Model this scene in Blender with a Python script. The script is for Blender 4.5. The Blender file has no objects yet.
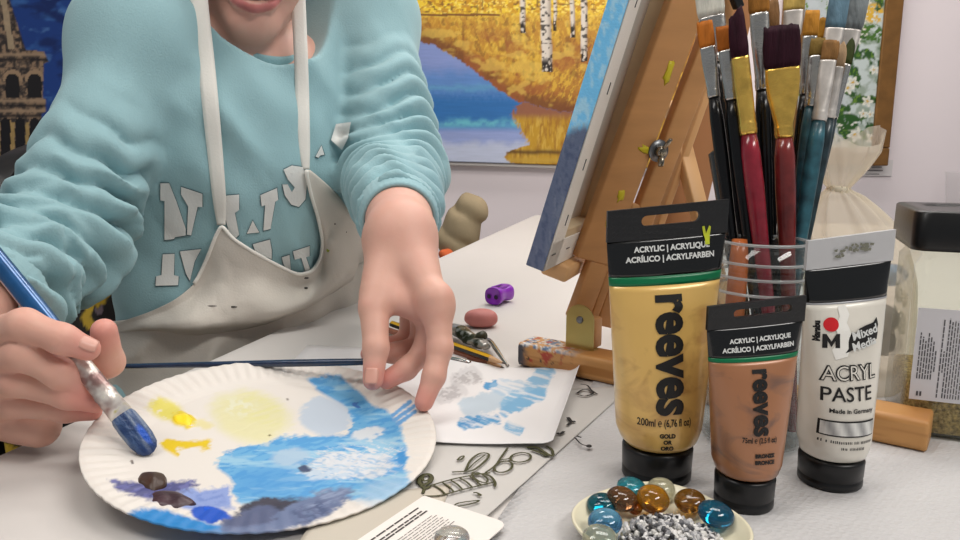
import bpy, bmesh, math, random
import numpy as np
from mathutils import Vector, Matrix
from mathutils.bvhtree import BVHTree

S = bpy.context.scene
COL = S.collection
random.seed(7)
rng = np.random.default_rng(7)
PI = math.pi

# ---------------------------------------------------------------- camera
T = 0.75                     # table height
PITCH = math.radians(10.0)
FPX = 720.0
CAM = np.array([0.0, 0.0, T + 0.215])
FW = np.array([0.0, math.cos(PITCH), -math.sin(PITCH)])
UP = np.array([0.0, math.sin(PITCH), math.cos(PITCH)])
RT = np.array([1.0, 0.0, 0.0])
cd = bpy.data.cameras.new('camera')
cam = bpy.data.objects.new('camera', cd)
COL.objects.link(cam)
cam.location = CAM
cam.rotation_euler = (math.radians(90) - PITCH, 0, 0)
cd.sensor_width = 36.0
cd.lens = 36.0 * FPX / 960.0
cd.clip_start = 0.02
S.camera = cam

# ---------------------------------------------------------------- world, lamps, exposure
w = bpy.data.worlds.new('room_light')
S.world = w
w.use_nodes = True
bg = w.node_tree.nodes['Background']
bg.inputs[0].default_value = (0.92, 0.96, 1.0, 1)
bg.inputs[1].default_value = 0.27


def area(name, loc, target, sx, sy, power, color=(1, 1, 1)):
    l = bpy.data.lights.new(name, 'AREA')
    l.shape = 'RECTANGLE'
    l.size = sx
    l.size_y = sy
    l.energy = power
    l.color = color
    o = bpy.data.objects.new(name, l)
    COL.objects.link(o)
    o.location = loc
    d = Vector(target) - Vector(loc)
    o.rotation_euler = d.to_track_quat('-Z', 'Y').to_euler()
    return o


area('ceiling_light_over_table', (0.55, 0.75, 2.55), (0.55, 0.75, 0), 1.2, 0.35, 14, (1.0, 0.965, 0.92))
area('ceiling_light_over_aisle', (-0.9, 0.1, 2.55), (-0.9, 0.1, 0), 1.2, 0.35, 14, (1.0, 0.965, 0.92))
area('ceiling_light_by_wall', (0.5, 1.85, 2.55), (0.5, 1.85, 0), 1.6, 0.35, 21, (1.0, 0.965, 0.92))
area('fill_light_by_camera', (1.2, -0.5, 2.55), (0.9, -0.2, 0), 1.2, 0.35, 26, (1.0, 0.965, 0.92))  # added fill, no fixture seen: brightens surfaces facing the camera and the right

S.view_settings.view_transform = 'Standard'
S.view_settings.look = 'None'
S.view_settings.gamma = 1.0
S.view_settings.use_curve_mapping = False
S.view_settings.exposure = 0.0
S.cycles.use_denoising = True
S.cycles.max_bounces = 14
S.cycles.transparent_max_bounces = 24


# ---------------------------------------------------------------- helpers: pixels to places
def P(px, py, d):
    return CAM + d * (FW + (px - 480) / FPX * RT - (py - 270) / FPX * UP)


def ray(px, py):
    return FW + (px - 480) / FPX * RT - (py - 270) / FPX * UP


def G(px, py, z=0.0):
    """point z above the table seen at a pixel"""
    r = ray(px, py)
    t = (T + z - CAM[2]) / r[2]
    return CAM + t * r


def Wl(px, py, y):
    """point on a plane of constant y"""
    r = ray(px, py)
    return CAM + (y / r[1]) * r


def onplane(px, py, c, n):
    r = ray(px, py)
    return CAM + r * (np.dot(np.array(c) - CAM, n) / np.dot(r, n))


def proj(V):
    V = np.asarray(V, float) - CAM
    d = V @ FW
    return np.stack([480 + FPX * (V @ RT) / d, 270 - FPX * (V @ UP) / d], -1)


def nrm(v):
    v = np.asarray(v, float)
    return v / np.linalg.norm(v)


# ---------------------------------------------------------------- helpers: noise and colour
def lin(c):
    c = np.asarray(c, float) / 255.0
    return np.where(c <= 0.04045, c / 12.92, ((c + 0.055) / 1.055) ** 2.4)


def _h(ix, iy, s):
    n = (ix.astype(np.int64) * 374761393 + iy.astype(np.int64) * 668265263 + s * 1442695041) & 0x7fffffff
    n = ((n ^ (n >> 13)) * 1274126177) & 0x7fffffff
    return ((n ^ (n >> 16)) & 0xffff) / 65535.0


def vn(x, y, s=0):
    x = np.asarray(x, float)
    y = np.asarray(y, float)
    ix, iy = np.floor(x), np.floor(y)
    fx, fy = x - ix, y - iy
    fx = fx * fx * (3 - 2 * fx)
    fy = fy * fy * (3 - 2 * fy)
    a, b = _h(ix, iy, s), _h(ix + 1, iy, s)
    c, d = _h(ix, iy + 1, s), _h(ix + 1, iy + 1, s)
    return (a * (1 - fx) + b * fx) * (1 - fy) + (c * (1 - fx) + d * fx) * fy


def fbm(x, y, s=0, o=4):
    t, a, q = 0, 0.5, 0
    for i in range(o):
        t = t + a * vn(x * 2 ** i, y * 2 ** i, s + i * 17)
        q += a
        a *= 0.5
    return t / q


def vn3(p, s=0):
    """cheap 3-d value noise from two planes"""
    k = np.floor(p[:, 2])
    f = p[:, 2] - k
    f = f * f * (3 - 2 * f)
    a = vn(p[:, 0] + k * 37.17, p[:, 1] + k * 11.3, s)
    b = vn(p[:, 0] + (k + 1) * 37.17, p[:, 1] + (k + 1) * 11.3, s)
    return a * (1 - f) + b * f


def sst(a, b, x):
    t = np.clip((x - a) / (b - a), 0, 1)
    return t * t * (3 - 2 * t)


def mixc(c, col, m):
    return c * (1 - m[..., None]) + lin(col) * m[..., None]


# ---------------------------------------------------------------- helpers: materials
def mat(name, col, rough=0.5, metal=0.0, bump=0.0, bscale=60.0, var=0.0, vscale=8.0, trans=0.0, ior=1.45, coat=0.0,
        attr=False, sheen=0.0, sss=0.0, spec=None, alpha=None, stretch=None):
    m = bpy.data.materials.new(name)
    m.use_nodes = True
    nt = m.node_tree
    b = nt.nodes['Principled BSDF']
    c = lin(col) if col is not None else np.array([.8, .8, .8])
    b.inputs['Base Color'].default_value = (*c, 1)
    b.inputs['Roughness'].default_value = rough
    b.inputs['Metallic'].default_value = metal
    b.inputs['Transmission Weight'].default_value = trans
    b.inputs['IOR'].default_value = ior
    b.inputs['Coat Weight'].default_value = coat
    b.inputs['Coat Roughness'].default_value = 0.12
    b.inputs['Sheen Weight'].default_value = sheen
    if spec is not None:
        b.inputs['Specular IOR Level'].default_value = spec
    if sss:
        b.inputs['Subsurface Weight'].default_value = sss
        b.inputs['Subsurface Radius'].default_value = (1.0, 0.35, 0.2)
        b.inputs['Subsurface Scale'].default_value = 0.006
    src = None
    if attr:
        a = nt.nodes.new('ShaderNodeAttribute')
        a.attribute_name = 'Col'
        src = a.outputs['Color']
        nt.links.new(src, b.inputs['Base Color'])
    tc = None
    if bump or var:
        tc = nt.nodes.new('ShaderNodeTexCoord')
        co = tc.outputs['Object']
        if stretch:
            mp = nt.nodes.new('ShaderNodeMapping')
            mp.inputs['Scale'].default_value = stretch
            nt.links.new(co, mp.inputs['Vector'])
            co = mp.outputs['Vector']
    if var:
        n = nt.nodes.new('ShaderNodeTexNoise')
        n.inputs['Scale'].default_value = vscale
        n.inputs['Detail'].default_value = 5
        nt.links.new(co, n.inputs['Vector'])
        mx = nt.nodes.new('ShaderNodeMix')
        mx.data_type = 'RGBA'
        mx.blend_type = 'MULTIPLY'
        mx.inputs['Factor'].default_value = 1.0
        cr = nt.nodes.new('ShaderNodeMapRange')
        cr.inputs['From Min'].default_value = 0.3
        cr.inputs['From Max'].default_value = 0.7
        cr.inputs['To Min'].default_value = 1 - var
        cr.inputs['To Max'].default_value = 1 + var
        nt.links.new(n.outputs['Fac'], cr.inputs['Value'])
        if src is None:
            mx.inputs[6].default_value = (*c, 1)
        else:
            nt.links.new(src, mx.inputs[6])
        nt.links.new(cr.outputs['Result'], mx.inputs[7])
        nt.links.new(mx.outputs[2], b.inputs['Base Color'])
    if bump:
        n = nt.nodes.new('ShaderNodeTexNoise')
        n.inputs['Scale'].default_value = bscale
        n.inputs['Detail'].default_value = 4
        nt.links.new(co, n.inputs['Vector'])
        bp = nt.nodes.new('ShaderNodeBump')
        bp.inputs['Strength'].default_value = bump
        bp.inputs['Distance'].default_value = 0.002
        nt.links.new(n.outputs['Fac'], bp.inputs['Height'])
        nt.links.new(bp.outputs['Normal'], b.inputs['Normal'])
    return m


def clear_mat(name, tint=(255, 255, 255), body=(230, 230, 230), milk=0.1, rough=0.08, gloss=1.0):
    """thin clear film: see-through with a fresnel gloss and a little milkiness"""
    m = bpy.data.materials.new(name)
    m.use_nodes = True
    nt = m.node_tree
    nt.nodes.remove(nt.nodes['Principled BSDF'])
    out = nt.nodes['Material Output']
    tr = nt.nodes.new('ShaderNodeBsdfTransparent')
    tr.inputs[0].default_value = (*lin(tint), 1)
    df = nt.nodes.new('ShaderNodeBsdfDiffuse')
    df.inputs[0].default_value = (*lin(body), 1)
    tl = nt.nodes.new('ShaderNodeBsdfTranslucent')
    tl.inputs[0].default_value = (*lin(body), 1)
    dm = nt.nodes.new('ShaderNodeMixShader')
    dm.inputs[0].default_value = 0.45
    nt.links.new(df.outputs[0], dm.inputs[1])
    nt.links.new(tl.outputs[0], dm.inputs[2])
    m1 = nt.nodes.new('ShaderNodeMixShader')
    m1.inputs[0].default_value = milk
    nt.links.new(tr.outputs[0], m1.inputs[1])
    nt.links.new(dm.outputs[0], m1.inputs[2])
    gl = nt.nodes.new('ShaderNodeBsdfGlossy')
    gl.inputs['Roughness'].default_value = rough
    fr = nt.nodes.new('ShaderNodeLayerWeight')
    fr.inputs['Blend'].default_value = 0.5
    pw = nt.nodes.new('ShaderNodeMath')
    pw.operation = 'POWER'
    pw.inputs[1].default_value = 3.5
    nt.links.new(fr.outputs['Facing'], pw.inputs[0])
    mu = nt.nodes.new('ShaderNodeMath')
    mu.operation = 'MULTIPLY_ADD'
    mu.use_clamp = True
    mu.inputs[1].default_value = 0.55 * gloss
    mu.inputs[2].default_value = 0.035 * gloss
    nt.links.new(pw.outputs[0], mu.inputs[0])
    m2 = nt.nodes.new('ShaderNodeMixShader')
    nt.links.new(mu.outputs[0], m2.inputs[0])
    nt.links.new(m1.outputs[0], m2.inputs[1])
    nt.links.new(gl.outputs[0], m2.inputs[2])
    nt.links.new(m2.outputs[0], out.inputs[0])
    return m


# ---------------------------------------------------------------- helpers: objects
LOC = {}


def tag(o, label=None, cat=None, group=None, kind=None):
    if label:
        o['label'] = label
    if cat:
        o['category'] = cat
    if group:
        o['group'] = group
    if kind:
        o['kind'] = kind
    return o


def thing(name, loc, label, cat, group=None):
    o = bpy.data.objects.new(name, None)
    o.empty_display_size = 0.02
    COL.objects.link(o)
    o.location = loc
    LOC[o.name] = np.array(loc, float)
    return tag(o, label, cat, group)


def mk(name, VF, m, parent=None, loc=None, smooth=True, cols=None, label=None):
    """link world-space geometry as ONE mesh object, under parent if given"""
    V, F = np.asarray(VF[0], float), VF[1]
    if parent is not None:
        base = LOC[parent.name]
    else:
        base = np.array(loc, float) if loc is not None else np.zeros(3)
    me = bpy.data.meshes.new(name)
    me.from_pydata((V - base).tolist(), [], [list(map(int, f)) for f in F] if not isinstance(F, np.ndarray) else F.tolist())
    if smooth:
        me.polygons.foreach_set('use_smooth', np.ones(len(me.polygons), bool))
    if cols is not None:
        a = me.color_attributes.new('Col', 'FLOAT_COLOR', 'POINT')
        c4 = np.ones((len(V), 4), np.float32)
        c4[:, :3] = np.clip(cols, 0, 1)
        a.data.foreach_set('color', c4.ravel())
    me.materials.append(m)
    o = bpy.data.objects.new(name, me)
    COL.objects.link(o)
    if parent is not None:
        o.parent = parent
        LOC[o.name] = base.copy() * 1.0
    else:
        o.location = base
        LOC[o.name] = base
    if label:
        o['label'] = label
    me.update()
    return o


def solid(o, th, offset=-1.0):
    md = o.modifiers.new('thickness', 'SOLIDIFY')
    md.thickness = th
    md.offset = offset
    return o


def merge(L):
    V, F, k = [], [], 0
    for v, f in L:
        v = np.asarray(v, float)
        V.append(v)
        F += [tuple(int(i) + k for i in q) for q in f]
        k += len(v)
    return np.concatenate(V), F


def frame_from(axis, ref=(0, 0, 1)):
    a = nrm(axis)
    r = np.asarray(ref, float)
    if abs(np.dot(a, nrm(r))) > 0.97:
        r = np.array([1.0, 0, 0]) if abs(a[0]) < 0.9 else np.array([0, 1.0, 0])
    s = nrm(np.cross(r, a))
    return s, np.cross(a, s), a


def loft(rings, cap=True, closed=True):
    n = len(rings[0])
    V = np.concatenate([np.asarray(r, float) for r in rings])
    F = []
    for i in range(len(rings) - 1):
        for j in range(n if closed else n - 1):
            k = (j + 1) % n
            F.append((i * n + j, i * n + k, (i + 1) * n + k, (i + 1) * n + j))
    if cap:
        F.append(tuple(range(n - 1, -1, -1)))
        F.append(tuple((len(rings) - 1) * n + j for j in range(n)))
    return V, F


def lathe(prof, base, axis=(0, 0, 1), n=40, cap=True, ref=(0, 0, 1)):
    s, u, a = frame_from(axis, ref)
    th = np.linspace(0, 2 * PI, n, endpoint=False)
    rings = [np.asarray(base) + a * z + r * (np.cos(th)[:, None] * s + np.sin(th)[:, None] * u) for r, z in prof]
    return loft(rings, cap)


def tube(pts, rad, n=12, cap=True, flat=1.0, ref=(0, 0, 1)):
    pts = np.asarray(pts, float)
    rad = np.broadcast_to(np.asarray(rad, float), (len(pts),))
    tg = np.gradient(pts, axis=0)
    th = np.linspace(0, 2 * PI, n, endpoint=False)
    s = None
    rings = []
    for p, t, r in zip(pts, tg, rad):
        t = nrm(t)
        if s is None:
            s, u, _ = frame_from(t, ref)
        s = nrm(s - t * np.dot(s, t))
        u = np.cross(t, s)
        rings.append(p + r * (np.cos(th)[:, None] * s + flat * np.sin(th)[:, None] * u))
    return loft(rings, cap)


def spline(pts, n):
    """catmull-rom through points"""
    p = np.asarray(pts, float)
    p = np.concatenate([[2 * p[0] - p[1]], p, [2 * p[-1] - p[-2]]])
    out = []
    m = len(p) - 3
    for x in np.linspace(0, m - 1e-6, n):
        i = int(x)
        t = x - i
        a, b, c, d = p[i:i + 4]
        out.append(0.5 * (2 * b + (c - a) * t + (2 * a - 5 * b + 4 * c - d) * t * t + (3 * b - a - 3 * c + d) * t ** 3))
    return np.array(out)


def grid(fn, nu, nv, uv=False):
    u, v = np.meshgrid(np.linspace(0, 1, nu), np.linspace(0, 1, nv), indexing='ij')
    V = fn(u.ravel(), v.ravel())
    i = np.arange(nu * nv).reshape(nu, nv)
    F = np.stack([i[:-1, :-1], i[1:, :-1], i[1:, 1:], i[:-1, 1:]], -1).reshape(-1, 4)
    return V, F


def bevbox(c, half, ax=None, bev=0.002, seg=2):
    """bevelled box, ax = 3 axes"""
    bm = bmesh.new()
    bmesh.ops.create_cube(bm, size=2.0)
    for v in bm.verts:
        v.co = Vector((v.co.x * half[0], v.co.y * half[1], v.co.z * half[2]))
    if bev > 0:
        bmesh.ops.bevel(bm, geom=bm.edges[:], offset=bev, segments=seg, profile=0.5, affect='EDGES')
    bm.verts.index_update()
    A = np.eye(3) if ax is None else np.array([nrm(a) for a in ax])
    V = np.array([v.co[:] for v in bm.verts]) @ A + np.asarray(c)
    F = [tuple(v.index for v in f.verts) for f in bm.faces]
    bm.free()
    return V, F


def prism(poly, zax, th, sub=None):
    """extrude a 3-d polygon along zax by th"""
    p = np.asarray(poly, float)
    return loft([p, p + np.asarray(zax) * th])


def poly2d(pts, maxlen=None):
    """triangulate a 2-d polygon (list of loops), optionally subdivided"""
    bm = bmesh.new()
    for loop in pts:
        vs = [bm.verts.new((x, y, 0)) for x, y in loop]
        for i in range(len(vs)):
            bm.edges.new((vs[i], vs[(i + 1) % len(vs)]))
    bmesh.ops.triangle_fill(bm, edges=bm.edges[:], use_beauty=True)
    return _sub(bm, maxlen)


def _sub(bm, maxlen):
    if maxlen:
        for _ in range(5):
            es = [e for e in bm.edges if e.calc_length() > maxlen]
            if not es:
                break
            bmesh.ops.subdivide_edges(bm, edges=es, cuts=1)
            bmesh.ops.triangulate(bm, faces=bm.faces[:])
    bm.verts.index_update()
    V = np.array([v.co[:] for v in bm.verts])[:, :2]
    F = [tuple(v.index for v in f.verts) for f in bm.faces]
    bm.free()
    return V, F


def text2d(s, size, bold=0.0, maxlen=None, squeeze=1.0):
    """lettering as a flat 2-d mesh, centred"""
    cu = bpy.data.curves.new('lettering', 'FONT')
    cu.body = s
    cu.size = size
    cu.offset = bold
    cu.align_x = 'CENTER'
    cu.align_y = 'CENTER'
    cu.resolution_u = 4
    o = bpy.data.objects.new('lettering', cu)
    COL.objects.link(o)
    dg = bpy.context.evaluated_depsgraph_get()
    me = o.evaluated_get(dg).to_mesh()
    bm = bmesh.new()
    bm.from_mesh(me)
    bmesh.ops.triangulate(bm, faces=bm.faces[:])
    o.evaluated_get(dg).to_mesh_clear()
    bpy.data.objects.remove(o)
    bpy.data.curves.remove(cu)
    V, F = _sub(bm, maxlen)
    V[:, 0] *= squeeze
    return V, F


# ---------------------------------------------------------------- helpers: smooth bodies from distance fields
def cap(p, a, b, ra, rb):
    a = np.asarray(a)
    ab = np.asarray(b) - a
    t = np.clip((p - a) @ ab / (ab @ ab), 0, 1)
    q = p - a - t[:, None] * ab
    return np.sqrt((q * q).sum(1)) - (ra + (rb - ra) * t)


def ellip(p, c, ax, r):
    q = (p - np.asarray(c)) @ np.asarray(ax).T / np.asarray(r)
    k = np.sqrt((q * q).sum(1))
    return (k - 1) * min(r)


def ecap(p, a, b, s, n, ra, rb):
    """capsule with an elliptical section: ra, rb = (side, depth) radii"""
    a = np.asarray(a)
    ab = np.asarray(b) - a
    L2 = ab @ ab
    tr = (p - a) @ ab / L2
    t = np.clip(tr, 0, 1)
    q = p - a - t[:, None] * ab
    rs = ra[0] + (rb[0] - ra[0]) * t
    rn = ra[1] + (rb[1] - ra[1]) * t
    al = (tr - t) * math.sqrt(L2)
    s = nrm(s)
    n = nrm(n)
    qs, qn = q @ s, q @ n
    k = np.sqrt((qs / rs) ** 2 + (qn / rn) ** 2 + (al / np.minimum(rs, rn)) ** 2)
    return (k - 1) * np.minimum(rs, rn)


def smin(a, b, k):
    h = np.clip(0.5 + 0.5 * (b - a) / k, 0, 1)
    return b * (1 - h) + a * h - k * h * (1 - h)


def smax(a, b, k):
    return -smin(-a, -b, k)


def nets(sdf, lo, hi, h):
    """surface nets over a box, refined only near the surface"""
    lo, hi = np.asarray(lo, float), np.asarray(hi, float)
    K = 4
    nc = np.ceil((hi - lo) / (h * K)).astype(int) + 1
    n = nc * K
    ax = [lo[i] + h * (np.arange(nc[i]) * K + (K - 1) / 2) for i in range(3)]
    X = np.stack(np.meshgrid(*ax, indexing='ij'), -1).reshape(-1, 3)
    cv = np.concatenate([sdf(X[i:i + 400000]) for i in range(0, len(X), 400000)]).reshape(nc)
    act = np.abs(cv) < h * K * 2.2
    vals = np.repeat(np.repeat(np.repeat(cv, K, 0), K, 1), K, 2)
    am = np.repeat(np.repeat(np.repeat(act, K, 0), K, 1), K, 2)
    idx = np.argwhere(am)
    pv = np.empty(len(idx))
    for i in range(0, len(idx), 400000):
        pv[i:i + 400000] = sdf(lo + h * idx[i:i + 400000])
    vals[am] = pv
    sg = vals < 0
    c = np.zeros(np.array(vals.shape) - 1, int)
    for dx in (0, 1):
        for dy in (0, 1):
            for dz in (0, 1):
                c += sg[dx:dx + c.shape[0], dy:dy + c.shape[1], dz:dz + c.shape[2]]
    cell = (c > 0) & (c < 8)
    ids = -np.ones(c.shape, int)
    cc = np.argwhere(cell)
    ids[cell] = np.arange(len(cc))
    acc = np.zeros((len(cc), 3))
    cnt = np.zeros(len(cc))
    corners = [(a, b, d) for a in (0, 1) for b in (0, 1) for d in (0, 1)]
    for i, a in enumerate(corners):
        for b in corners[i + 1:]:
            if sum(abs(x - y) for x, y in zip(a, b)) != 1:
                continue
            va = vals[cc[:, 0] + a[0], cc[:, 1] + a[1], cc[:, 2] + a[2]]
            vb = vals[cc[:, 0] + b[0], cc[:, 1] + b[1], cc[:, 2] + b[2]]
            m = (va < 0) != (vb < 0)
            t = np.where(m, va / np.where(m, va - vb, 1), 0)
            pt = np.array(a) + t[:, None] * (np.array(b) - np.array(a))
            acc[m] += pt[m]
            cnt[m] += 1
    V = lo + h * (cc + acc / cnt[:, None])
    F = []
    for axn in range(3):
        o1, o2 = [(1, 2), (2, 0), (0, 1)][axn]
        s0 = [slice(None)] * 3
        s1 = [slice(None)] * 3
        s0[axn] = slice(0, -1)
        s1[axn] = slice(1, None)
        a, b = sg[tuple(s0)], sg[tuple(s1)]
        e = np.argwhere(a != b)
        ok = (e[:, o1] > 0) & (e[:, o2] > 0) & (e[:, o1] < c.shape[o1]) & (e[:, o2] < c.shape[o2]) & (e[:, axn] < c.shape[axn])
        e = e[ok]
        flip = a[tuple(e.T)]

        def at(d1, d2):
            q = e.copy()
            q[:, o1] += d1
            q[:, o2] += d2
            return ids[tuple(q.T)]
        q = np.stack([at(-1, -1), at(0, -1), at(0, 0), at(-1, 0)], -1)
        q[~flip] = q[~flip][:, ::-1]
        F.append(q[(q >= 0).all(1)])
    return V, np.concatenate(F)


def bvh_of(VF):
    return BVHTree.FromPolygons([tuple(v) for v in VF[0]], [tuple(int(i) for i in f) for f in VF[1]])


def cast(bvh, px, py):
    r = ray(px, py)
    h = bvh.ray_cast(Vector(CAM), Vector(r).normalized())
    if h[0] is None:
        return None
    return float(np.dot(np.array(h[0]) - CAM, FW))
# ================================================================ the room
YW = 2.36                    # back wall
M_wall = mat('painted_wall', (240, 229, 232), 0.75, bump=0.05, bscale=180)
M_floor = mat('grey_floor', (120, 114, 108), 0.5, var=0.08)
M_ceil = mat('white_ceiling', (235, 235, 232), 0.8)


def struct(name, VF, m):
    o = mk(name, VF, m, smooth=False)
    o['kind'] = 'structure'
    return o


struct('wall_back', bevbox((0.3, YW + 0.05, 1.3), (2.9, 0.05, 1.35), bev=0), M_wall)
struct('floor', bevbox((0.3, 0.2, -0.05), (2.9, 2.2, 0.05), bev=0), M_floor)
struct('ceiling', bevbox((0.3, 0.2, 2.65), (2.9, 2.2, 0.05), bev=0), M_ceil)
struct('baseboard_back', bevbox((0.3, YW - 0.008, 0.04), (2.9, 0.008, 0.04), bev=0.002), M_ceil)

# ---------------------------------------------------------------- table and what covers it
EA = np.array([-0.331, 0.496])
EE = nrm([0.283, 0.96])
EP = np.array([EE[1], -EE[0]])
M_tabletop = mat('table_laminate', (196, 188, 178), 0.45)
M_steel = mat('grey_steel', (120, 122, 125), 0.35, 0.9)


def tab(s, t, z=0.0):
    q = EA + EE * s + EP * t
    return np.array([q[0], q[1], T + z])


S0, S1, TW = -0.55, 1.76, 1.38
table = thing('work_table', tab(0.6, 0.7) * [1, 1, 0], 'long work table under a white cover, standing in front of the seated painter', 'table')
ax_t = (np.array([*EE, 0]), np.array([*EP, 0]), np.array([0, 0, 1.0]))
mk('tabletop', bevbox(tab((S0 + S1) / 2, TW / 2, -0.0165), ((S1 - S0) / 2, TW / 2, 0.0125), ax_t, 0.003), M_tabletop, table, smooth=False)
mk('apron_rail', merge([bevbox(tab((S0 + S1) / 2, t, -0.06), ((S1 - S0) / 2 - 0.3, 0.012, 0.03), ax_t, 0.002) for t in (0.3, TW - 0.09)]), M_steel, table, smooth=False)
for s in (S0 + 0.3, S1 - 0.2):
    for t in (0.3, TW - 0.09):
        q = tab(s, t, 0)
        mk('leg', bevbox((q[0], q[1], (T - 0.029) / 2), (0.02, 0.02, (T - 0.029) / 2), ax_t, 0.004), M_steel, table, smooth=False)

M_cover = mat('white_table_cover', (205, 200, 196), 0.62, bump=0.12, bscale=55, var=0.02, vscale=5)


def cover_fn(u, v):
    s = S0 - 0.005 + u * (S1 - S0 + 0.01)
    e = v * (TW + 0.06) - 0.03
    t = np.clip(e, -0.006, TW + 0.006)
    z = -np.clip(-0.006 - e, 0, 1) - np.clip(e - TW - 0.006, 0, 1)
    z = z + 0.0014 * (fbm(s * 7, t * 7, 3) - 0.5) * (z > -0.001)
    q = EA + s[:, None] * EE + t[:, None] * EP
    return np.stack([q[:, 0], q[:, 1], T - 0.0022 + z], -1)


o = mk('table_cover', grid(cover_fn, 200, 140), M_cover)
tag(o, 'white cover spread over the whole work table, hanging over its edges', 'tablecloth')
solid(o, 0.0015)


# textured grey cloth under the tubes: dimpled weave
def dimple_mat():
    m = mat('dimpled_grey_cloth', (193, 191, 191), 0.8)
    nt = m.node_tree
    tc = nt.nodes.new('ShaderNodeTexCoord')
    mp = nt.nodes.new('ShaderNodeMapping')
    mp.inputs['Rotation'].default_value = (0, 0, 0.6)
    mp.inputs['Scale'].default_value = (230, 330, 230)
    vo = nt.nodes.new('ShaderNodeTexVoronoi')
    vo.inputs['Scale'].default_value = 1.0
    vo.inputs['Randomness'].default_value = 0.45
    bp = nt.nodes.new('ShaderNodeBump')
    bp.inputs['Strength'].default_value = 0.9
    bp.inputs['Distance'].default_value = 0.0012
    L = nt.links.new
    L(tc.outputs['Object'], mp.inputs['Vector'])
    L(mp.outputs['Vector'], vo.inputs['Vector'])
    L(vo.outputs['Distance'], bp.inputs['Height'])
    L(bp.outputs['Normal'], nt.nodes['Principled BSDF'].inputs['Normal'])
    return m


def sheet(name, pix, z, m, label, cat, n=60, th=0.0006, wr=0.0008, cols=None, seed=1, lift=None):
    """a flat sheet on the table with its four corners at photo pixels"""
    c = [G(x, y, z) for x, y in pix]

    def fn(u, v):
        p = ((1 - u) * (1 - v))[:, None] * c[0] + (u * (1 - v))[:, None] * c[1] + (u * v)[:, None] * c[2] + ((1 - u) * v)[:, None] * c[3]
        p[:, 2] += wr * fbm(p[:, 0] * 22, p[:, 1] * 22, seed)
        if lift is not None:
            p = lift(p, u, v)
        return p
    VF = grid(fn, n, n)
    o = mk(name, VF, m, cols=None if cols is None else cols(VF[0]))
    solid(o, th, 1.0)
    if label:
        tag(o, label, cat)
    return o


sheet('dimpled_cloth', [(470, 560), (600, 372), (1150, 372), (1330, 640)], 0.0004, dimple_mat(),
      'dimpled light grey cloth lying under the paint tubes and the dish', 'cloth', 40)

M_film = mat('printed_film', (196, 193, 189), 0.5, bump=0.1, bscale=30)
film = thing('printed_bag', G(500, 450), 'flat pale bag printed with a leafy line drawing, beside the paper plate', 'bag')
cpix = [(300, 600), (360, 400), (632, 386), (487, 516)]
fc = [G(x, y, 0.0016) for x, y in cpix]


def film_fn(u, v):
    p = ((1 - u) * (1 - v))[:, None] * fc[0] + (u * (1 - v))[:, None] * fc[1] + (u * v)[:, None] * fc[2] + ((1 - u) * v)[:, None] * fc[3]
    p[:, 2] += 0.0008 * fbm(p[:, 0] * 25, p[:, 1] * 25, 4)
    return p


o = mk('bag_sheet', grid(film_fn, 60, 60), M_film, film)
solid(o, 0.0008, 1.0)
M_print = mat('olive_print', (66, 66, 34), 0.6)
M_print2 = mat('dark_print', (34, 35, 36), 0.6)


def stroke(pts, wpx, z=0.0036, k=3, closed=False):
    pts = [(380 + x / 3.0, 360 + y / 3.0) for x, y in pts]
    if closed:
        pts = pts + pts[:1]
    p = spline(np.array([G(x, y, z) for x, y in pts]), max(6, k * len(pts)))
    d = np.median(np.linalg.norm(p - CAM, axis=1))
    return tube(p, wpx * 1.45 * d / FPX / 2, 6, flat=0.12)


def ell(cx, cy, rx, ry, a=0.0, n=12):
    t = np.linspace(0, 2 * PI, n, endpoint=False)
    x, y = rx * np.cos(t), ry * np.sin(t)
    return [(cx + i * math.cos(a) - j * math.sin(a), cy + i * math.sin(a) + j * math.cos(a)) for i, j in zip(x, y)]


st = [stroke(ell(136, 358, 20, 14, -.5), 3.2, closed=True), stroke(ell(140, 352, 14, 9, -.5), 2, closed=True),
      stroke([(122, 375), (136, 384), (150, 378)], 3), stroke([(134, 384), (128, 400)], 2.2),
      stroke([(148, 378), (200, 362), (262, 348), (330, 338)], 1.6), stroke([(128, 408), (180, 406), (250, 388), (342, 366)], 1.6),
      stroke([(280, 340), (325, 345), (345, 366), (344, 380)], 1.8)]
for a, b in (((162, 376), (196, 403)), ((188, 368), (222, 396)), ((213, 361), (248, 389)), ((240, 354), (276, 381)), ((266, 347), (302, 375))):
    st.append(stroke([a, ((a[0] + b[0]) / 2 + 3, (a[1] + b[1]) / 2 - 1), b], 1.5))
st += [stroke([(216, 336), (250, 334), (280, 330), (318, 300), (326, 282), (300, 280), (272, 300), (256, 332)], 1.7),
       stroke([(262, 330), (286, 306), (316, 284)], 1.1), stroke(ell(300, 352, 26, 11, .5), 1.4, closed=True),
       stroke([(316, 338), (346, 316), (364, 290), (384, 262)], 1.5),
       stroke(ell(370, 320, 28, 16, -.25), 1.7, closed=True), stroke(ell(422, 292, 31, 14, -.1), 1.6, closed=True),
       stroke([(356, 300), (384, 296), (398, 288)], 1.4), stroke([(440, 262), (470, 262), (505, 284), (522, 286)], 2.6),
       stroke([(452, 268), (476, 276), (500, 288)], 2.2), stroke([(500, 258), (515, 268), (520, 285)], 2.0),
       stroke([(232, 300), (242, 290), (252, 288), (244, 298), (232, 300)], 1.4), stroke([(280, 398), (290, 398), (304, 406), (292, 404)], 1.6),
       stroke([(222, 436), (240, 428), (300, 421), (262, 434), (226, 440)], 1.4)]
mk('leaf_print', merge(st), M_print, film)
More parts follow.
